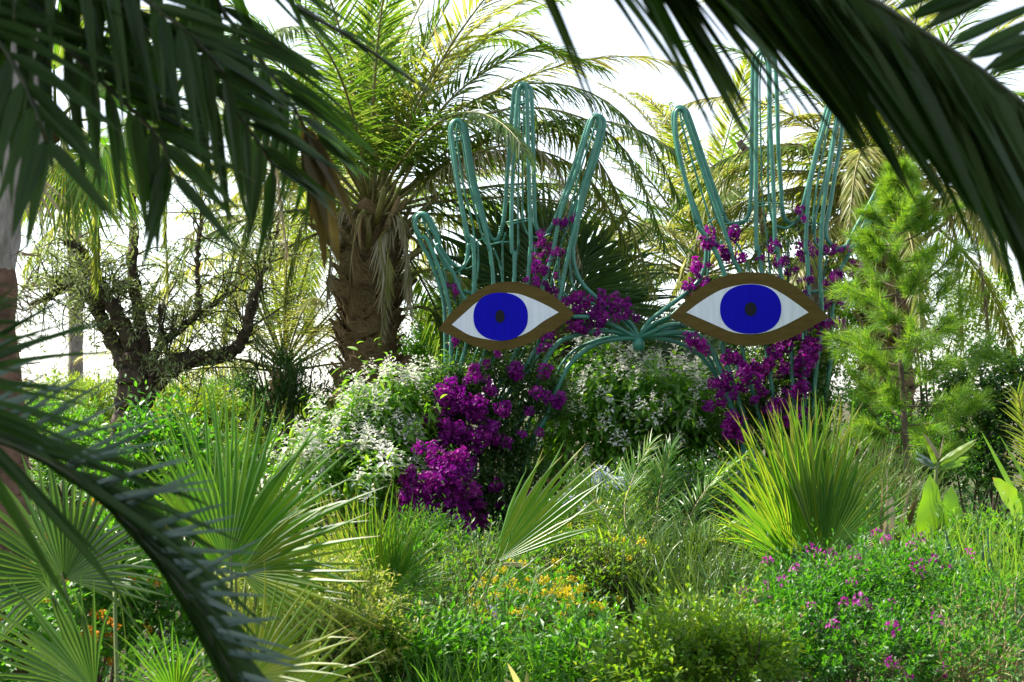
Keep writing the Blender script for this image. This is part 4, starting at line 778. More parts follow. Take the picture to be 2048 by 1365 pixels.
# dead tree among the golden fronds
db = P(1600, 800, 20.); db[2] = 0
dt = thing('dead_tree', 'bare grey dead tree with cut limbs behind the right hand', 'tree', db)
for i, (px, r0, r1) in enumerate([([(1640, 1042), (1640, 800), (1630, 600), (1620, 480), (1600, 440), (1560, 450), (1530, 470)], .16, .09), ([(1530, 470), (1520, 400), (1500, 320), (1478, 282)], .06, .05), ([(1505, 330), (1530, 305), (1552, 296)], .05, .04), ([(1600, 442), (1598, 400), (1604, 350)], .06, .03), ([(1625, 500), (1650, 440), (1685, 395)], .06, .045)]):
    c = spl(PP(px, 20.), 10 * len(px)); g = Geo(); tube(g, c + rng.normal(0, .008, c.shape), np.linspace(r0, r1, len(c)), 10); part('trunk' if i == 0 else 'limb', g.mesh('limb', M['greybark'], db, True), dt)

# soft-needled young pine
pb = P(1812, 800, 12.3); pb[2] = 0
pt = thing('young_pine', 'slender young pine with soft bright needles beside the right hand', 'pine tree', pb)
tr = spl(PP([(1822, 1190), (1815, 960), (1806, 800), (1797, 650), (1792, 500), (1796, 400), (1798, 340)], 12.3), 70); g = Geo(); tube(g, tr, np.linspace(.034, .006, 70), 9); part('trunk', g.mesh('trunk', M['wood'], pb, True), pt)
O, D = [], []; nb = 58
for i in range(nb):
    f = .20 + .78 * (i / nb) ** .9; c0 = tr[int(f * 69)]; az = i * 2.39996; L = np.interp(f, [.2, .45, .65, .87, 1], [.6, .74, .54, .20, .08]) * (.6 + .5 * rng.random()) * (1 if math.cos(az) > -.2 else .78); e = .05 + .5 * f + rng.normal(0, .16)
    d = A(math.cos(az) * math.cos(e), math.sin(az) * math.cos(e), math.sin(e)); c = spl([c0, c0 + d * L * .5 - UP * .02, c0 + d * L + UP * L * .12], 14)
    g = Geo(); tube(g, c, np.linspace(.009, .003, 14), 5); part('branch', g.mesh('branch', M['wood'], pb, True), pt)
    O.append(c[6:]); D.append(nrm(np.gradient(c, axis=0))[6:])
    for j in range(int(4 + L * 12)):
        q = c[rng.integers(5, 14)]; dd = nrm(nrm(c[-1] - c[0]) + rand_dir(1)[0] * .8 + UP * .1); l2 = L * (.18 + .25 * rng.random()); s = np.array([q + dd * l2 * t for t in np.linspace(.15, 1, 6)]); O.append(s); D.append(np.tile(dd, (6, 1)))
O = np.repeat(np.concatenate(O), 14, 0); D = np.repeat(np.concatenate(D), 14, 0); O = O + rng.normal(0, .012, O.shape)
D = nrm(D * .9 + rand_dir(len(O)) * .75); S = frames(D, rand_dir(len(O))).copy(); L = .11 * (1 + rng.normal(0, .2, len(O))); S[..., 0] *= .0045; S[..., 1] *= L[:, None]; S[..., 2] *= L[:, None]
NEED = (A([-.5, 0, 0], [.5, 0, 0], [0, 1, -.05]), np.array([[0, 1, 2]]), A(0, 0, 1))
part('needles', Geo().stamp(NEED, O, S).mesh('needles', M['needle'], pb), pt, kind='stuff')

# red terracotta pillar glimpsed behind
g = Geo(); c = P(1290, 800, 17.6); c[2] = 0; tube(g, [c, c + UP * 1.1, c + UP * 1.16, c + UP * 1.3, c + UP * 2.05], [.07, .07, .09, .055, .03], 12)
solo('terracotta_pillar', g.mesh('terracotta_pillar', M['terracotta'], c, True), 'narrow sunlit terracotta pillar glimpsed between the fan palms under the joint', 'pillar', c)

# ------------------------------------------------------------------ shrubs of the middle ground
SPK = spike_meshes('white', 4, .10, .05, 4)
shrub('white_flowered_shrub', 'sunlit shrub with white flower spikes in front of the big palm trunk', 'shrub', [(640, 950, 50, 55, 13.2), (715, 905, 65, 65, 13.4), (785, 862, 55, 65, 13.5), (690, 1000, 110, 65, 13.0), (765, 960, 55, 70, 13.3), (845, 835, 32, 45, 13.9)], 700, 9, (.17, .052), 'shrubl', .26, 70, .55, ('lance', 3, .3, .7), nparts=280,
      flowers=[('flower_spike', SPK, .8, 1.25, 280, .75)], stems=24, group='white-flowered shrubs')
shrub('white_flowered_shrub', 'shaded broad shrub with white flower spikes between the two hands', 'shrub', [(1190, 790, 75, 60, 14.5), (1290, 825, 110, 70, 14.5), (1390, 845, 75, 65, 14.6), (1190, 900, 110, 90, 14.6), (1320, 930, 130, 70, 14.6), (1420, 930, 70, 60, 14.7)], 760, 9, (.17, .052), 'shrubl', .26, 70, .55, ('lance', 3, .3, .7), nparts=280,
      flowers=[('flower_spike', SPK, .6, 1.2, 240, .75)], stems=24, group='white-flowered shrubs')
shrub('oleander', 'dark oleander with narrow leaves left of the big palm trunk', 'shrub', [(545, 780, 50, 55, 16), (600, 800, 40, 50, 15.8), (580, 860, 50, 50, 15.8)], 320, 12, (.13, .022), 'bushd', .3, 55, .05, ('lance', 1, .25, .4), stems=22, stem_r=.012)
shrub('dark_shrub', 'dark glossy round-leaved shrub at the right edge behind the pine', 'shrub', [(1980, 810, 90, 90, 13.6), (1930, 850, 70, 100, 13.4), (2030, 900, 90, 110, 13.3), (1940, 950, 60, 60, 13.2)], 900, 9, (.085, .055), 'bushd', .16, 65, .3, ('ovate', 1, .3, .5), nparts=120)
shrub('green_shrub', 'bright green shrub low behind the pine trunk', 'shrub', [(1740, 900, 130, 90, 13.4), (1700, 840, 60, 60, 13.8), (1860, 930, 90, 70, 13)], 650, 9, (.07, .026), 'bushg', .16, 60, .1)
bgs = [('yellow-green hedge shrub at the far left behind the olive trunk', [(140, 830, 90, 60, 24), (210, 850, 70, 70, 23)], 'bushy'), ('yellow-green shrub behind the fork of the olive tree', [(370, 840, 70, 60, 22), (420, 880, 80, 70, 21)], 'bushy'), ('pale shrub in the gap between olive and oleander', [(470, 820, 60, 60, 25), (510, 880, 70, 60, 23)], 'bushg'), ('yellow-green shrub at the foot of the big palm trunk', [(630, 880, 50, 70, 18.5), (560, 920, 70, 50, 17.5)], 'bushy'), ('green shrub by the left picture edge under the olive', [(80, 900, 110, 70, 18), (180, 940, 80, 60, 17)], 'bushg'),
       ('green undergrowth behind the left wrist and the big trunk', [(860, 780, 60, 90, 19), (900, 700, 60, 100, 21)], 'bushg'), ('tall hedge shrub behind the right hand', [(1640, 720, 110, 130, 22), (1540, 720, 90, 100, 23)], 'bushg'), ('tall sunlit hedge shrub behind the pine at right', [(1860, 660, 110, 130, 21), (1760, 680, 100, 120, 22), (1980, 680, 90, 120, 22)], 'bushy'), ('dark undergrowth between the hands behind the low fan palms', [(1280, 790, 120, 80, 19), (1400, 740, 80, 90, 20)], 'bushd'), ('dark shrub filling behind the left hand', [(1000, 720, 90, 110, 18.5), (1120, 740, 90, 90, 18)], 'bushd')]
for lab, bl, mt in bgs:
    shrub('background_shrub', lab, 'shrub', bl, 1150, 9, (.11, .042), mt, .22, 60, .1, stems=16, stem_r=.012, group='background shrubs')
shrub('leafy_shrub', 'bright broad-leaved shrub at left below the olive tree', 'shrub', [(300, 900, 45, 55, 9.6), (340, 950, 60, 70, 9.4), (430, 960, 60, 50, 9.8), (250, 980, 60, 50, 9.4)], 300, 8, (.10, .04), 'bushg', .2, 62, .1, ('ovate', 2, .3, .5), nparts=120)
shrub('leafy_shrub', 'small fresh green shrub at the foot of the left hand', 'shrub', [(840, 1100, 55, 45, 10.6), (885, 1130, 55, 45, 10.4)], 330, 9, (.075, .026), 'bushg', .14, 55)
HEADY = head_meshes('yellow', 3, .028, 30, .016); HEADO = head_meshes('orange', 3, .026, 26, .015); HEADW = head_meshes('paleblue', 3, .055, 40, .032)
HEADM = head_meshes('magenta', 3, .028, 12, .024); SPL = spike_meshes('lilac', 3, .13, .022, 9)
shrub('bare_green_shrub', 'dark leafy shrub under the bougainvillea left of the central fan leaf', 'shrub', [(960, 1140, 80, 40, 11.5), (1050, 1115, 80, 50, 11.8)], 380, 9, (.06, .026), 'bushd', .14)
shrub('variegated_shrub', 'cream-edged variegated shrub right of the big left fan leaves', 'shrub', [(640, 1230, 130, 85, 6.4), (700, 1310, 110, 70, 6.1), (560, 1180, 90, 60, 6.8), (600, 1330, 120, 70, 6)], 900, 9, (.052, .020), 'varieg', .10, 60, 0, ('lance', 1, .5, .5), stems=20)
shrub('yellow_green_shrub', 'yellow-green twiggy shrub under the central fan leaf', 'shrub', [(880, 1210, 70, 70, 8), (960, 1170, 70, 60, 8.4), (830, 1290, 70, 60, 7.2)], 420, 8, (.062, .023), 'bushy', .15, 55, 0, stems=30, stem_r=.004, shell=.3, twigs=True)
shrub('yellow_green_shrub', 'airy yellow-green shrub behind the yellow flowers', 'shrub', [(1120, 1170, 100, 60, 8.8), (1230, 1180, 90, 70, 8.8), (1250, 1080, 60, 60, 10)], 450, 8, (.062, .021), 'bushy', .15, 55, 0, flowers=[('flower_head', HEADY, .05, .8, 40, .6)], stems=30, stem_r=.004, shell=.3, twigs=True)
shrub('yellow_flowers', 'low clump covered in golden yellow flower heads at bottom centre', 'flowers', [(1070, 1250, 80, 45, 7.2), (1130, 1270, 60, 40, 7.0), (1050, 1200, 60, 35, 7.6)], 280, 8, (.06, .028), 'bushg', .12, 60, 0, flowers=[('flower_head', HEADY, .42, .85, 130, .7)])
shrub('yellow_bush', 'fresh green bush with yellow tips at the bottom right of centre', 'shrub', [(1400, 1310, 90, 60, 5.7), (1330, 1360, 90, 60, 5.5), (1480, 1350, 80, 60, 5.5)], 540, 10, (.050, .025), 'bushy', .14, 52, 0, ('ovate', 1, .4, .4), stems=30, stem_r=.004)
shrub('purple_flowered_bush', 'green bush with small purple pea flowers in front of the right fan palm', 'shrub', [(1680, 1230, 120, 80, 6.3), (1790, 1200, 110, 80, 6.5), (1590, 1250, 90, 70, 6.1), (1720, 1330, 150, 70, 5.8), (1560, 1330, 90, 60, 5.8)], 900, 10, (.052, .019), 'bushg', .13, 46, 0, ('lance', 1, .4, .4), flowers=[('flower_head', HEADM, .07, .85, 70, .3)], stems=40, stem_r=.004)
shrub('stalky_shrub', 'open shrub with many dry straw-coloured stems at the bottom right corner', 'shrub', [(1900, 1240, 110, 60, 6.1), (2000, 1250, 90, 70, 6.0), (1860, 1330, 120, 60, 5.7), (1990, 1340, 110, 60, 5.6)], 460, 7, (.045, .017), 'bushg', .11, 50, 0, stems=110, smat='straw', stem_r=.0035)
shrub('orange_flowered_shrub', 'dark leafy shrub dotted with orange flowers among the left fan leaves', 'shrub', [(160, 1200, 110, 90, 6.4), (230, 1110, 80, 60, 7), (80, 1310, 100, 70, 6), (300, 1250, 90, 80, 6.6)], 560, 8, (.075, .04), 'bushg', .13, 62, .1, ('ovate', 1, .3, .4), flowers=[('flower_head', HEADO, .12, 1.0, 80, .5)])
shrub('agapanthus', 'pale blue agapanthus heads behind the central fan leaf', 'flowers', [(1200, 1010, 50, 40, 12), (1190, 1060, 60, 30, 11.6)], 60, 6, (.3, .02), 'grass', .1, 60, .1, ('strap', 3, .3, .8), flowers=[('flower_head', HEADW, .35, 1.0, 20, .6)])
shrub('green_undergrowth', 'green herb patch in front of the broad blades at right', 'shrub', [(1900, 1160, 110, 45, 8.0), (1990, 1120, 80, 60, 8.4), (1760, 1080, 50, 40, 9.4)], 400, 8, (.075, .025), 'bushg', .17, 45, 0, twigs=True)
shrub('green_undergrowth', 'dark undergrowth below the white-flowered shrub between the hands', 'shrub', [(1300, 1010, 150, 60, 12.5), (1450, 1000, 90, 60, 12.5), (1150, 1060, 80, 50, 12.6)], 800, 9, (.07, .03), 'bushd', .16, 60)
shrub('green_undergrowth', 'low green plants under the middle fan palm at the bottom', 'shrub', [(780, 1350, 90, 50, 6.2), (900, 1340, 90, 50, 6.3), (1200, 1340, 110, 45, 6)], 420, 8, (.085, .032), 'bushg', .14, 50)

shrub('wild_herb', 'tall leafy weed stalks at the foot of the central fan leaf', 'herb', [(940, 1270, 70, 70, 6.8), (1010, 1320, 60, 60, 6.4)], 90, 9, (.055, .016), 'bushg', .34, 50, 0, shell=.1, twigs=True, smat='stem')
# rush-like broom
def rushes(label, blobs, n, mat, H, name='broom_shrub', cat='shrub', w=.006):
    Y = np.mean([b[3] for b in blobs]); base = P(np.mean([b[0] for b in blobs]), 800, Y); base[2] = 0; root = thing(name, label, cat, base)
    g = Geo()
    for (x, y, rx, dep) in blobs:
        k = n // len(blobs); c = P(x, y, dep); o = np.stack([c[0] + rng.normal(0, rx / FPX * dep * .55, k), dep + rng.normal(0, .18, k), np.maximum(0, c[2] - H * .5 * rng.random(k) - .1)], -1)
        d = nrm(np.stack([(o[:, 0] - c[0]) * 1.3 + rng.normal(0, .45, k), rng.normal(-.15, .4, k), 1 + 0 * o[:, 0]], -1)); S = frames(d, rand_dir(k)).copy()
        L = H * (.5 + .7 * rng.random(k)); S[..., 0] *= w; S[..., 1] *= L[:, None]; S[..., 2] *= L[:, None]
        t = rng.integers(3, size=k); R = rng.random(k)
        for j, dr in enumerate((-.6, .3, 1.0)): g.stamp(blade(4, .6, dr, 'strap', asp=.02), o[t == j], S[t == j], R[t == j])
    part('rush_stems', g.mesh('rush_stems', M[mat], base), root, kind='stuff'); return root
rushes('broom-like shrub of thin rushy green stems left of the right fan palm', [(1330, 1180, 80, 8.8), (1420, 1150, 110, 8.6), (1480, 1190, 80, 8.4), (1380, 1090, 100, 9.2), (1440, 1230, 100, 8)], 3400, 'rush', .36, w=.011)
rushes('feathery green rushes behind the right fan palm', [(1720, 960, 90, 11), (1760, 1010, 90, 10.6)], 1200, 'rush', .5)
rushes('grassy papyrus tuft at the bottom centre', [(960, 1360, 80, 6), (1050, 1370, 90, 5.9), (1150, 1370, 90, 5.9), (880, 1390, 80, 5.8)], 800, 'grass', .36, 'grass_tuft', 'grass', .008)
rushes('tall grass at right among the broad blades', [(1940, 1130, 110, 7.6), (2010, 1120, 80, 7.4), (1860, 1120, 70, 7.8)], 420, 'grass', .42, 'grass_tuft', 'grass', .009)

# ground cover: one loose sheet of low leaves and grass over the beds
n = 60000; x = rng.uniform(-1, 1, n); y = 5 + 22 * rng.random(n) ** 1.2; o = np.stack([x * y * .42, y, rng.random(n) ** 2 * .35], -1)
S = frames(nrm(rand_dir(n) + UP * .8), rand_dir(n) + UP * .3).copy(); L = .10 * (.6 + .8 * rng.random(n)); S[..., 0] *= .03; S[..., 1] *= L[:, None]; S[..., 2] *= L[:, None]
solo('ground_cover', Geo().stamp(blade(1, .3, .5, 'lance', asp=.3), o, S).mesh('ground_cover', M['bushd']), 'low green ground cover filling the beds between the plants', 'ground cover', (0, 0, 0), kind='stuff')  # dark leaf colour stands in for shade in the gaps between plants

# salvia spikes
for x, y, dep, lab in ((1250, 1285, 6, 'thin lilac salvia spike right of the yellow flowers'), (985, 1225, 6.6, 'pale lilac salvia stalk left of the yellow flowers'), (1345, 1350, 5.6, 'lilac salvia spike at the bottom edge under the yellow-tipped bush')):
    b = P(x + 6, 800, dep); b[2] = 0; root = thing('salvia', lab, 'flower', b, 'salvia spikes'); t = P(x, y, dep); g = Geo(); tube(g, spl([b, (b + t) / 2 + A(.02, 0, 0), t], 10), .004, 5); part('stem', g.mesh('stem', M['stem'], b, True), root)
    for j in range(4): part('flower_spike', SPL[j % 3], root, M=mat4(frames(nrm(A(rng.normal(0, .4), rng.normal(0, .4), 1))[None], rand_dir(1))[0] * .6, t - UP * .035 * j - b))

# ------------------------------------------------------------------ fan palms of the foreground
def fan_palm(label, bx, dep, leaves, mat='fan', nseg=34, split=.45, spread=2.6, group=None, footy=None, sag=.12, pr=.008, cup=.2, name='fan_palm'):
    b = P(bx, 800, dep); b[2] = 0; root = thing(name, label, 'fan palm', b, group); foot = b + UP * .05 if footy is None else P(bx, footy, dep)
    if footy is not None and foot[2] > .12:
        g = Geo(); tube(g, spl([b, (b + foot) / 2, foot], 8), [.07] * 8, 12); part('trunk', g.mesh('trunk', M['palmbark'], b, True), root)
    for lf in leaves:
        hx, hy, dd, deg, toward, Rpx = lf[:6]; ex = lf[6] if len(lf) > 6 else {}
        hub = P(hx, hy, dep + dd); nv = A(.25 * math.cos(R_(deg + 90)) + ex.get('nx', 0), -1, .3 + ex.get('nz', 0)); ft = ex.get('foot', None); ft = P(*ft) if ft is not None else foot
        fan_leaf(root, b, hub, img_dir(deg, toward), nv, Rpx / FPX * (dep + dd), ft, ex.get('nseg', nseg), ex.get('spread', spread), ex.get('mat', mat), pr, split=ex.get('split', split), sag=ex.get('sag', sag), cup=ex.get('cup', cup), label=ex.get('label'))
    return root
fan_palm('tall sunlit fan palm standing below the right eye', 1620, 9.0, [(1615, 1110, 0, 97, .1, 335, dict(spread=1.1)), (1635, 1100, -.05, 83, .15, 320, dict(mat='fany', spread=1.1)), (1600, 1110, .05, 110, .1, 320, dict(mat='fany', spread=1.1)), (1650, 1110, -.1, 66, .2, 260, dict(spread=1.2)), (1585, 1120, -.1, 127, .25, 255, dict(spread=1.1)), (1625, 1040, .25, 92, -.1, 260, dict(mat='fany', spread=1.4)), (1590, 1150, -.2, 136, .35, 200, dict(spread=1.0)), (1665, 1120, .1, 46, .2, 215, dict(spread=1.0)), (1610, 1000, .3, 100, -.1, 215, dict(mat='fany', spread=1.4)), (1575, 1130, .1, 148, .2, 200, dict(spread=.9, mat='fany')), (1680, 1150, -.1, 30, .3, 150, dict(spread=.9, mat='dryfrond', sag=.4))], 'fan', 20, .46, 1.2, footy=1210, sag=.05)
fan_palm('small fan palm with spiky upright leaves in the lower left middle', 765, 7.2, [(760, 1180, 0, 80, .2, 230, dict(spread=1.6)), (785, 1185, -.05, 58, .3, 200, dict(spread=1.5)), (735, 1180, .05, 104, .1, 210, dict(mat='fany', spread=1.5)), (800, 1210, -.1, 30, .3, 150, dict(spread=1.3)), (700, 1180, .15, 110, 0, 230, dict(mat='fany', spread=1.2)), (770, 1230, -.1, 5, .3, 140, dict(spread=1.0)), (770, 1200, .1, 70, 0, 200, dict(spread=1.6, mat='fany'))], 'fan', 24, .4, 1.6, sag=.05)
fan_palm('single half-folded fan leaf on a leaning stalk at the centre', 860, 7.4, [(985, 1128, 0, 47, .1, 295, dict(spread=1.0, nseg=15, split=.55, cup=.12, foot=(865, 1290, 7.4))), (1010, 1180, -.05, 20, .2, 10, dict(spread=.5, nseg=3, foot=(880, 1290, 7.4)))], 'fan', 18, .42, 1.0, sag=.03, pr=.006)
fan_palm('drooping torn fan leaf below the central one', 900, 7.5, [(900, 1285, 0, 38, .2, 300, dict(spread=.42, nseg=9, split=.6)), (985, 1130, .05, 3, .1, 140, dict(spread=.25, nseg=3, mat='dryfrond', split=.3))], 'fan', 9, .6, .5, sag=.1, pr=.005)
fan_palm('big fan palm with wide sunlit leaves at the lower left', 470, 4.6, [(455, 1135, 0, 64, .1, 385, dict(spread=2.8, nseg=34, split=.42, mat='fan')), (430, 1150, .12, 86, 0, 430, dict(spread=1.2, nseg=22, split=.42, mat='fan')), (480, 1145, -.1, 6, .25, 290, dict(spread=1.8, nseg=20, split=.36, mat='fany')), (505, 1352, -.25, 45, .3, 275, dict(spread=2.7, nseg=26, split=.36, mat='fany')), (560, 1420, -.3, 20, .3, 260, dict(spread=2.0, nseg=24))], 'fan', 34, .45, 2.6, sag=.08)
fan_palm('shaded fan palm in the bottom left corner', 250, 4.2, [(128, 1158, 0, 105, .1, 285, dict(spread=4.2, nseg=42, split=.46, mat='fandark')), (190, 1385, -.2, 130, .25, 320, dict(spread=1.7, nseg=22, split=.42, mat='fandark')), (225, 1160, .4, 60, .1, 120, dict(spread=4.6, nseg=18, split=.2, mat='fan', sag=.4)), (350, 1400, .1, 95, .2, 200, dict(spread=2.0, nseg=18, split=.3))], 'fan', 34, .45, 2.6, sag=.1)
fan_palm('pale fan leaf standing between olive and left fan palms', 480, 6.2, [(470, 1080, 0, 88, 0, 300, dict(spread=.8, nseg=16, split=.35)), (520, 1100, 0, 66, 0, 270, dict(spread=.9, nseg=16, split=.35, mat='fany')), (400, 1090, .1, 110, .1, 240, dict(spread=.8, nseg=12, split=.35))], 'fan', 16, .35, 1.0, sag=.03)
# feather-leaved suckers
sb2 = P(1290, 800, 9.4); sb2[2] = 0
s2 = thing('young_date_palm', 'low young date palm with feathery fronds left of the broom shrub', 'palm tree', sb2)
for px, kw in (([(1300, 1170, 9.3), (1230, 1100, 9.1), (1150, 1080, 8.9), (1060, 1110, 8.8)], {}), ([(1290, 1180, 9.4), (1230, 1080, 9.6), (1190, 1000, 9.8), (1170, 960, 9.9)], {}), ([(1300, 1170, 9.4), (1310, 1060, 9.7), (1320, 980, 9.9), (1340, 900, 10)], {}), ([(1310, 1170, 9.4), (1370, 1050, 9.8), (1420, 970, 10), (1480, 920, 10)], {}), ([(1300, 1180, 9.3), (1250, 1040, 9.7), (1265, 960, 9.9), (1300, 890, 10)], {}), ([(1310, 1180, 9.3), (1390, 1100, 9.4), (1440, 1060, 9.5), (1500, 1050, 9.5)], {})):
    add_frond(s2, sb2, spl(PP(px), 30), n=90, L=.30, W=.016, mat='fan', r0=.010, hang=.05, vee=.5, **kw)
# broad blades at the right
def blade_plant(name, label, cat, bx, dep, leaves, mat):
    b = P(bx, 800, dep); b[2] = 0; root = thing(name, label, cat, b)
    for lf in leaves:
        (x0, y0), (x1, y1), w, dr, prof = lf[:5]; m = lf[5] if len(lf) > 5 else mat; nv = lf[6] if len(lf) > 6 else A(.3, -1, .2)
        a, e = P(x0, y0, dep), P(x1, y1, dep + rng.normal(0, .1)); L = np.linalg.norm(e - a); V, F, T = blade(10, .22, dr, prof, asp=w / FPX * dep / L, wave=.15)
        S = frames((e - a)[None], nv[None])[0] * A(w / FPX * dep, L, L); part('blade', Geo().add(V @ S.T + a, F, T, rng.random()).mesh('blade', M[m], b, True), root)
    return root
blade_plant('strelitzia', 'broad-bladed plant with upright green leaves at the right', 'plant', 1870, 8.6, [((1852, 1200), (1866, 950), 74, .1, 'paddle'), ((1880, 1200), (1908, 972), 70, .1, 'paddle'), ((1860, 1200), (1812, 1040), 44, .3, 'paddle'), ((1900, 1200), (2080, 1010), 40, .6, 'strap'), ((2070, 1060), (1990, 955), 46, .1, 'paddle'), ((2080, 1090), (1965, 860), 22, .05, 'sword'), ((2090, 1030), (2000, 868), 16, .05, 'sword'), ((2060, 1130), (1930, 1010), 30, .4, 'strap')], 'canna')
tb = blade_plant('strelitzia', 'torn yellowing leaf on a tall stalk above the broad blades', 'plant', 1875, 9.2, [((1872, 935), (1850, 864), 13, .3, 'strap', 'canna'), ((1878, 925), (1955, 874), 12, .1, 'strap', 'fany', A(.1, -.5, 1)), ((1880, 930), (1953, 890), 12, -.3, 'strap', 'fany', A(.2, -.7, .8)), ((1876, 935), (1948, 912), 13, .6, 'strap', 'canna'), ((1876, 938), (1940, 925), 11, .8, 'strap', 'fany'), ((1872, 935), (1836, 899), 13, .4, 'strap', 'silver', A(.2, -.6, .9)), ((1870, 938), (1835, 912), 10, .7, 'strap', 'silver'), ((1878, 920), (1853, 864), 9, .5, 'strap', 'dryfrond'), ((1878, 918), (1890, 866), 4, .2, 'sword', 'dryfrond')], 'canna')
tbl = np.array(tb.location); g = Geo(); tube(g, spl([P(1862, 1190, 9.2), P(1866, 1040, 9.2), P(1874, 925, 9.2)], 12), .012, 6); part('stalk', g.mesh('stalk', M['stem'], tbl, True), tb)
blade_plant('dry_leaf_clump', 'withered brown palm leaves right of the sunlit fan palm', 'plant', 1780, 8.9, [((1760, 1160), (1790, 930), 16, .3, 'sword', 'dryfrond'), ((1770, 1160), (1840, 930), 14, .2, 'sword', 'dryfrond'), ((1765, 1150), (1850, 990), 22, .4, 'strap', 'drynear'), ((1780, 1170), (1860, 1010), 18, .3, 'sword', 'drynear'), ((1755, 1150), (1770, 960), 12, .1, 'sword', 'dryfrond'), ((1790, 1120), (1875, 1060), 14, 1.4, 'strap', 'dryfrond'), ((1770, 1140), (1730, 985), 12, .2, 'sword', 'datey'), ((1760, 1130), (1800, 990), 26, .5, 'strap', 'dryfrond')], 'dryfrond')
blade_plant('blue_agave', 'dark blue sword-leaved agave under the broad blades at right', 'plant', 1950, 7.4, [((1915, 1200), (1895, 1060), 24, .1, 'sword'), ((1985, 1190), (1978, 1050), 22, .1, 'sword'), ((1970, 1200), (1968, 1080), 22, .1, 'sword'), ((2060, 1260), (2040, 1210), 22, .1, 'sword'), ((1940, 1210), (1925, 1110), 20, .1, 'sword')], 'agave')
blade_plant('cream_lily', 'cream striped curled leaves at the bottom edge of the picture', 'plant', 1035, 5.6, [((1040, 1400), (1010, 1350), 16, .9, 'strap', 'varedge'), ((1045, 1400), (1035, 1345), 14, .6, 'strap', 'varedge'), ((1050, 1400), (1060, 1355), 14, .8, 'strap', 'varedge')], 'varedge')
rb2 = P(2075, 800, 10.); rb2[2] = 0
r2 = thing('date_palm_sucker', 'yellow-green date palm frond tips at the right edge', 'palm tree', rb2)
for px in ([(2120, 1100, 10), (2080, 960, 10), (2050, 860, 10), (2035, 790, 10)], [(2130, 1100, 10), (2110, 950, 10), (2090, 860, 10), (2070, 800, 10)]):
    add_frond(r2, rb2, spl(PP(px), 24), n=80, L=.28, W=.018, mat='fany', r0=.01, hang=.0, vee=.3, normal=A(0, -1, .2))

# ------------------------------------------------------------------ the palms whose fronds hang in front of the lens
nb_ = A(-1.85, 1.9, 0)
np_ = thing('near_palm', 'dark out-of-focus palm fronds hanging across the top left corner', 'palm tree', nb_)
ncr = A(-1.75, 2.0, 3.35); g = Geo(); tube(g, spl([nb_, (nb_ + ncr) / 2 + A(-.05, 0, 0), ncr], 14), .16, 16); part('trunk', g.mesh('trunk', M['palmbark'], nb_, True), np_)
def nf(root, base, px, crown, specs, mat='datenear', **kw):
    return near_frond(root, base, spl(np.vstack([crown[None], PP(px)]), 60), specs, mat, **kw)
NV = A(.25, -.95, .2)
def two(n, L, W, t0=.4, h=.35, **k):                       # one row hangs, the other reaches out sideways
    return [dict(n=n, L=L, W=W, side=1, a0=58, a1=38, hang=h, vee=.1, t0=t0, normal=NV, jit=.1, **k), dict(n=n, L=L * .95, W=W, side=-1, a0=50, a1=28, hang=.10, vee=.1, t0=t0, normal=NV, jit=.1, **k)]
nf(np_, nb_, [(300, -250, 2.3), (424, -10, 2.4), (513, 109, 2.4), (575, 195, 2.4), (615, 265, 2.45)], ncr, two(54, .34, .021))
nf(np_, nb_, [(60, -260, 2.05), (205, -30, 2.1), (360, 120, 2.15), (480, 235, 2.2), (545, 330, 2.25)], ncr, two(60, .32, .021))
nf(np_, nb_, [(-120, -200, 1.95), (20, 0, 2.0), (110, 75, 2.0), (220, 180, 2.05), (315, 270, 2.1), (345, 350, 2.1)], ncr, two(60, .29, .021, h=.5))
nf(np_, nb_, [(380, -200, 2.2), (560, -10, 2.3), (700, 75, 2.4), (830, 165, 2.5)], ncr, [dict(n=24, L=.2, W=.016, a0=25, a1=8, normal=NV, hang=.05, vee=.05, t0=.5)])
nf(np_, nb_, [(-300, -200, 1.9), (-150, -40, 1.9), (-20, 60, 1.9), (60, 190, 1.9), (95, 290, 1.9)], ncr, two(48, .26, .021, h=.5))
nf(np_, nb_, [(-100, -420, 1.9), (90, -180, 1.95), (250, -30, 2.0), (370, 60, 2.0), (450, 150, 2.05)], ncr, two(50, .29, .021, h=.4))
# withered leaflets at the end of the third frond
wl_ = near_tpl(1, 'drynear'); wf = [c for c in np_.children if c.name.startswith('frond')][0]
for (x0, y0), (x1, y1), w in (((610, 255), (700, 545), .05), ((612, 260), (670, 560), .04), ((612, 262), (735, 470), .03), ((608, 250), (690, 420), .03), ((600, 240), (640, 480), .022)):
    a, e = P(x0, y0, 2.44), P(x1, y1, 2.5); L = np.linalg.norm(e - a); part('leaflet', wl_, wf, M=mat4(frames((e - a)[None], A(.4, -1, .3)[None])[0] * A(w, L, L), a - nb_))
# crown over the frame that shades the camera
for i in range(40):
    az = i * 2.39996 + .4; e = 1.3 - 1.2 * i / 40
    c = arch(ncr, az, e, 2.0, 1.0)
    if np.any((c[:, 1] > .3) & (np.abs(c[:, 0]) < .40 * c[:, 1] + .3) & (c[:, 2] < EYE_Z + .34 * c[:, 1] + .25)): continue
    add_frond(np_, nb_, c, n=120, L=.42, W=.04, mat='datenear', rmat='rachisd', r0=.014, hang=.35)

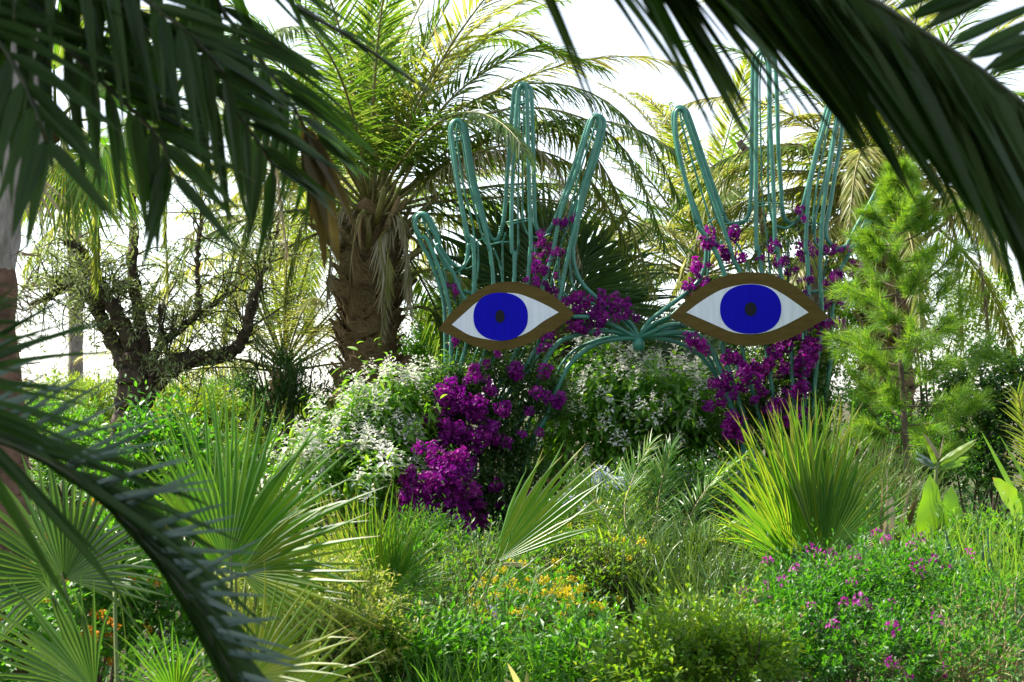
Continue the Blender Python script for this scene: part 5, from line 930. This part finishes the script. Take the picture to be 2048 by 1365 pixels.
qb = A(.15, .55, 0); qc = A(.22, 1.2, 2.75)
q_b = A(-.25, -.6, 0)
np2 = thing('near_palm', 'dark blurred palm frond arching down across the top right corner', 'palm tree', q_b)
qcr = A(-.15, -.3, 3.1); g = Geo(); tube(g, spl([q_b, (q_b + qcr) / 2, qcr], 12), .15, 16); part('trunk', g.mesh('trunk', M['palmbark'], q_b, True), np2)
QN = A(-.1, -.98, .1)
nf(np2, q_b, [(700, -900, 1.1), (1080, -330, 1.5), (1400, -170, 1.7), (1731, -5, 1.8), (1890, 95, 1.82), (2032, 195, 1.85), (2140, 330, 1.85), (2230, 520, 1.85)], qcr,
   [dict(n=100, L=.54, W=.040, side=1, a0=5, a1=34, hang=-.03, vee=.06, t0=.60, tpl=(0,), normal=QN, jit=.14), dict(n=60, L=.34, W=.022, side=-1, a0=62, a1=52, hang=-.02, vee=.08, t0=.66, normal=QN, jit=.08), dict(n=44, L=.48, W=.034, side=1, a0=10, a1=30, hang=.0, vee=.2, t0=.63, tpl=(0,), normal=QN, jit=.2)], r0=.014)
for i in range(30):  # unseen crown fronds, added above the frame to shade the near ones
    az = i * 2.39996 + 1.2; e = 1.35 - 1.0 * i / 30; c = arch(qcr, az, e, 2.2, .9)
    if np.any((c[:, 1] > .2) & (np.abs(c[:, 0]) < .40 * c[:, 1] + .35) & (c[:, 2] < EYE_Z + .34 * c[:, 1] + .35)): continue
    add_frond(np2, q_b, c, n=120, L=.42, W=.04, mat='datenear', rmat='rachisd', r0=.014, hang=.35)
# silvery frond low at the left
vb = A(-1.5, 1.3, 0)
v = thing('near_palm', 'dark blurred silvery frond arching over the lower left corner', 'palm tree', vb); vcr = A(-1.25, 1.6, 1.15)
g = Geo(); tube(g, spl([vb, (vb + vcr) / 2, vcr], 10), .12, 14); part('trunk', g.mesh('trunk', M['palmbark'], vb, True), v)
VN = A(.1, -.95, .3)
nf(v, vb, [(-250, 830, 1.95), (-60, 860, 2.0), (120, 935, 2.0), (270, 1060, 2.0), (390, 1220, 2.0), (480, 1380, 2.0), (540, 1560, 2.0)], vcr,
   [dict(n=44, L=.36, W=.020, side=1, a0=9, a1=6, hang=0, vee=.05, t0=.28, normal=VN), dict(n=40, L=.30, W=.020, side=-1, a0=12, a1=8, hang=0, vee=.05, t0=.28, normal=VN),
    dict(n=46, L=.16, W=.012, side=-1, a0=80, a1=58, hang=0, jit=.16, vee=.15, t0=.32, normal=VN, mat='silver'), dict(n=30, L=.18, W=.011, side=-1, a0=66, a1=50, hang=.0, jit=.2, vee=.35, t0=.32, normal=VN, mat='silver')])
sf = nf(v, vb, [(-420, 640, 1.65), (-260, 640, 1.68), (-120, 720, 1.7), (-40, 850, 1.72)], vcr, [dict(n=10, L=.2, W=.014, side=-1, a0=60, a1=40, hang=0, vee=.05, t0=.45, normal=VN)])
dl = near_tpl(0, 'datenear')
for x0, y0, x1, y1, w in ((-150, 650, 140, 636, .010), (-140, 690, 155, 660, .012), (-160, 600, 118, 617, .010), (-120, 700, 60, 695, .013), (-110, 750, 185, 789, .013), (-105, 765, 238, 812, .014), (-90, 795, 285, 868, .014), (-80, 815, 330, 975, .018), (-80, 800, 250, 920, .016), (-60, 840, 200, 930, .018), (-130, 560, 40, 570, .010), (-120, 730, 110, 745, .012)):
    a, e = P(x0, y0, 1.7), P(x1, y1, 1.75); L = np.linalg.norm(e - a); part('leaflet', dl, sf, M=mat4(frames((e - a)[None], A(.1, -.5, .8)[None])[0] * A(w, L, L), a - vb))
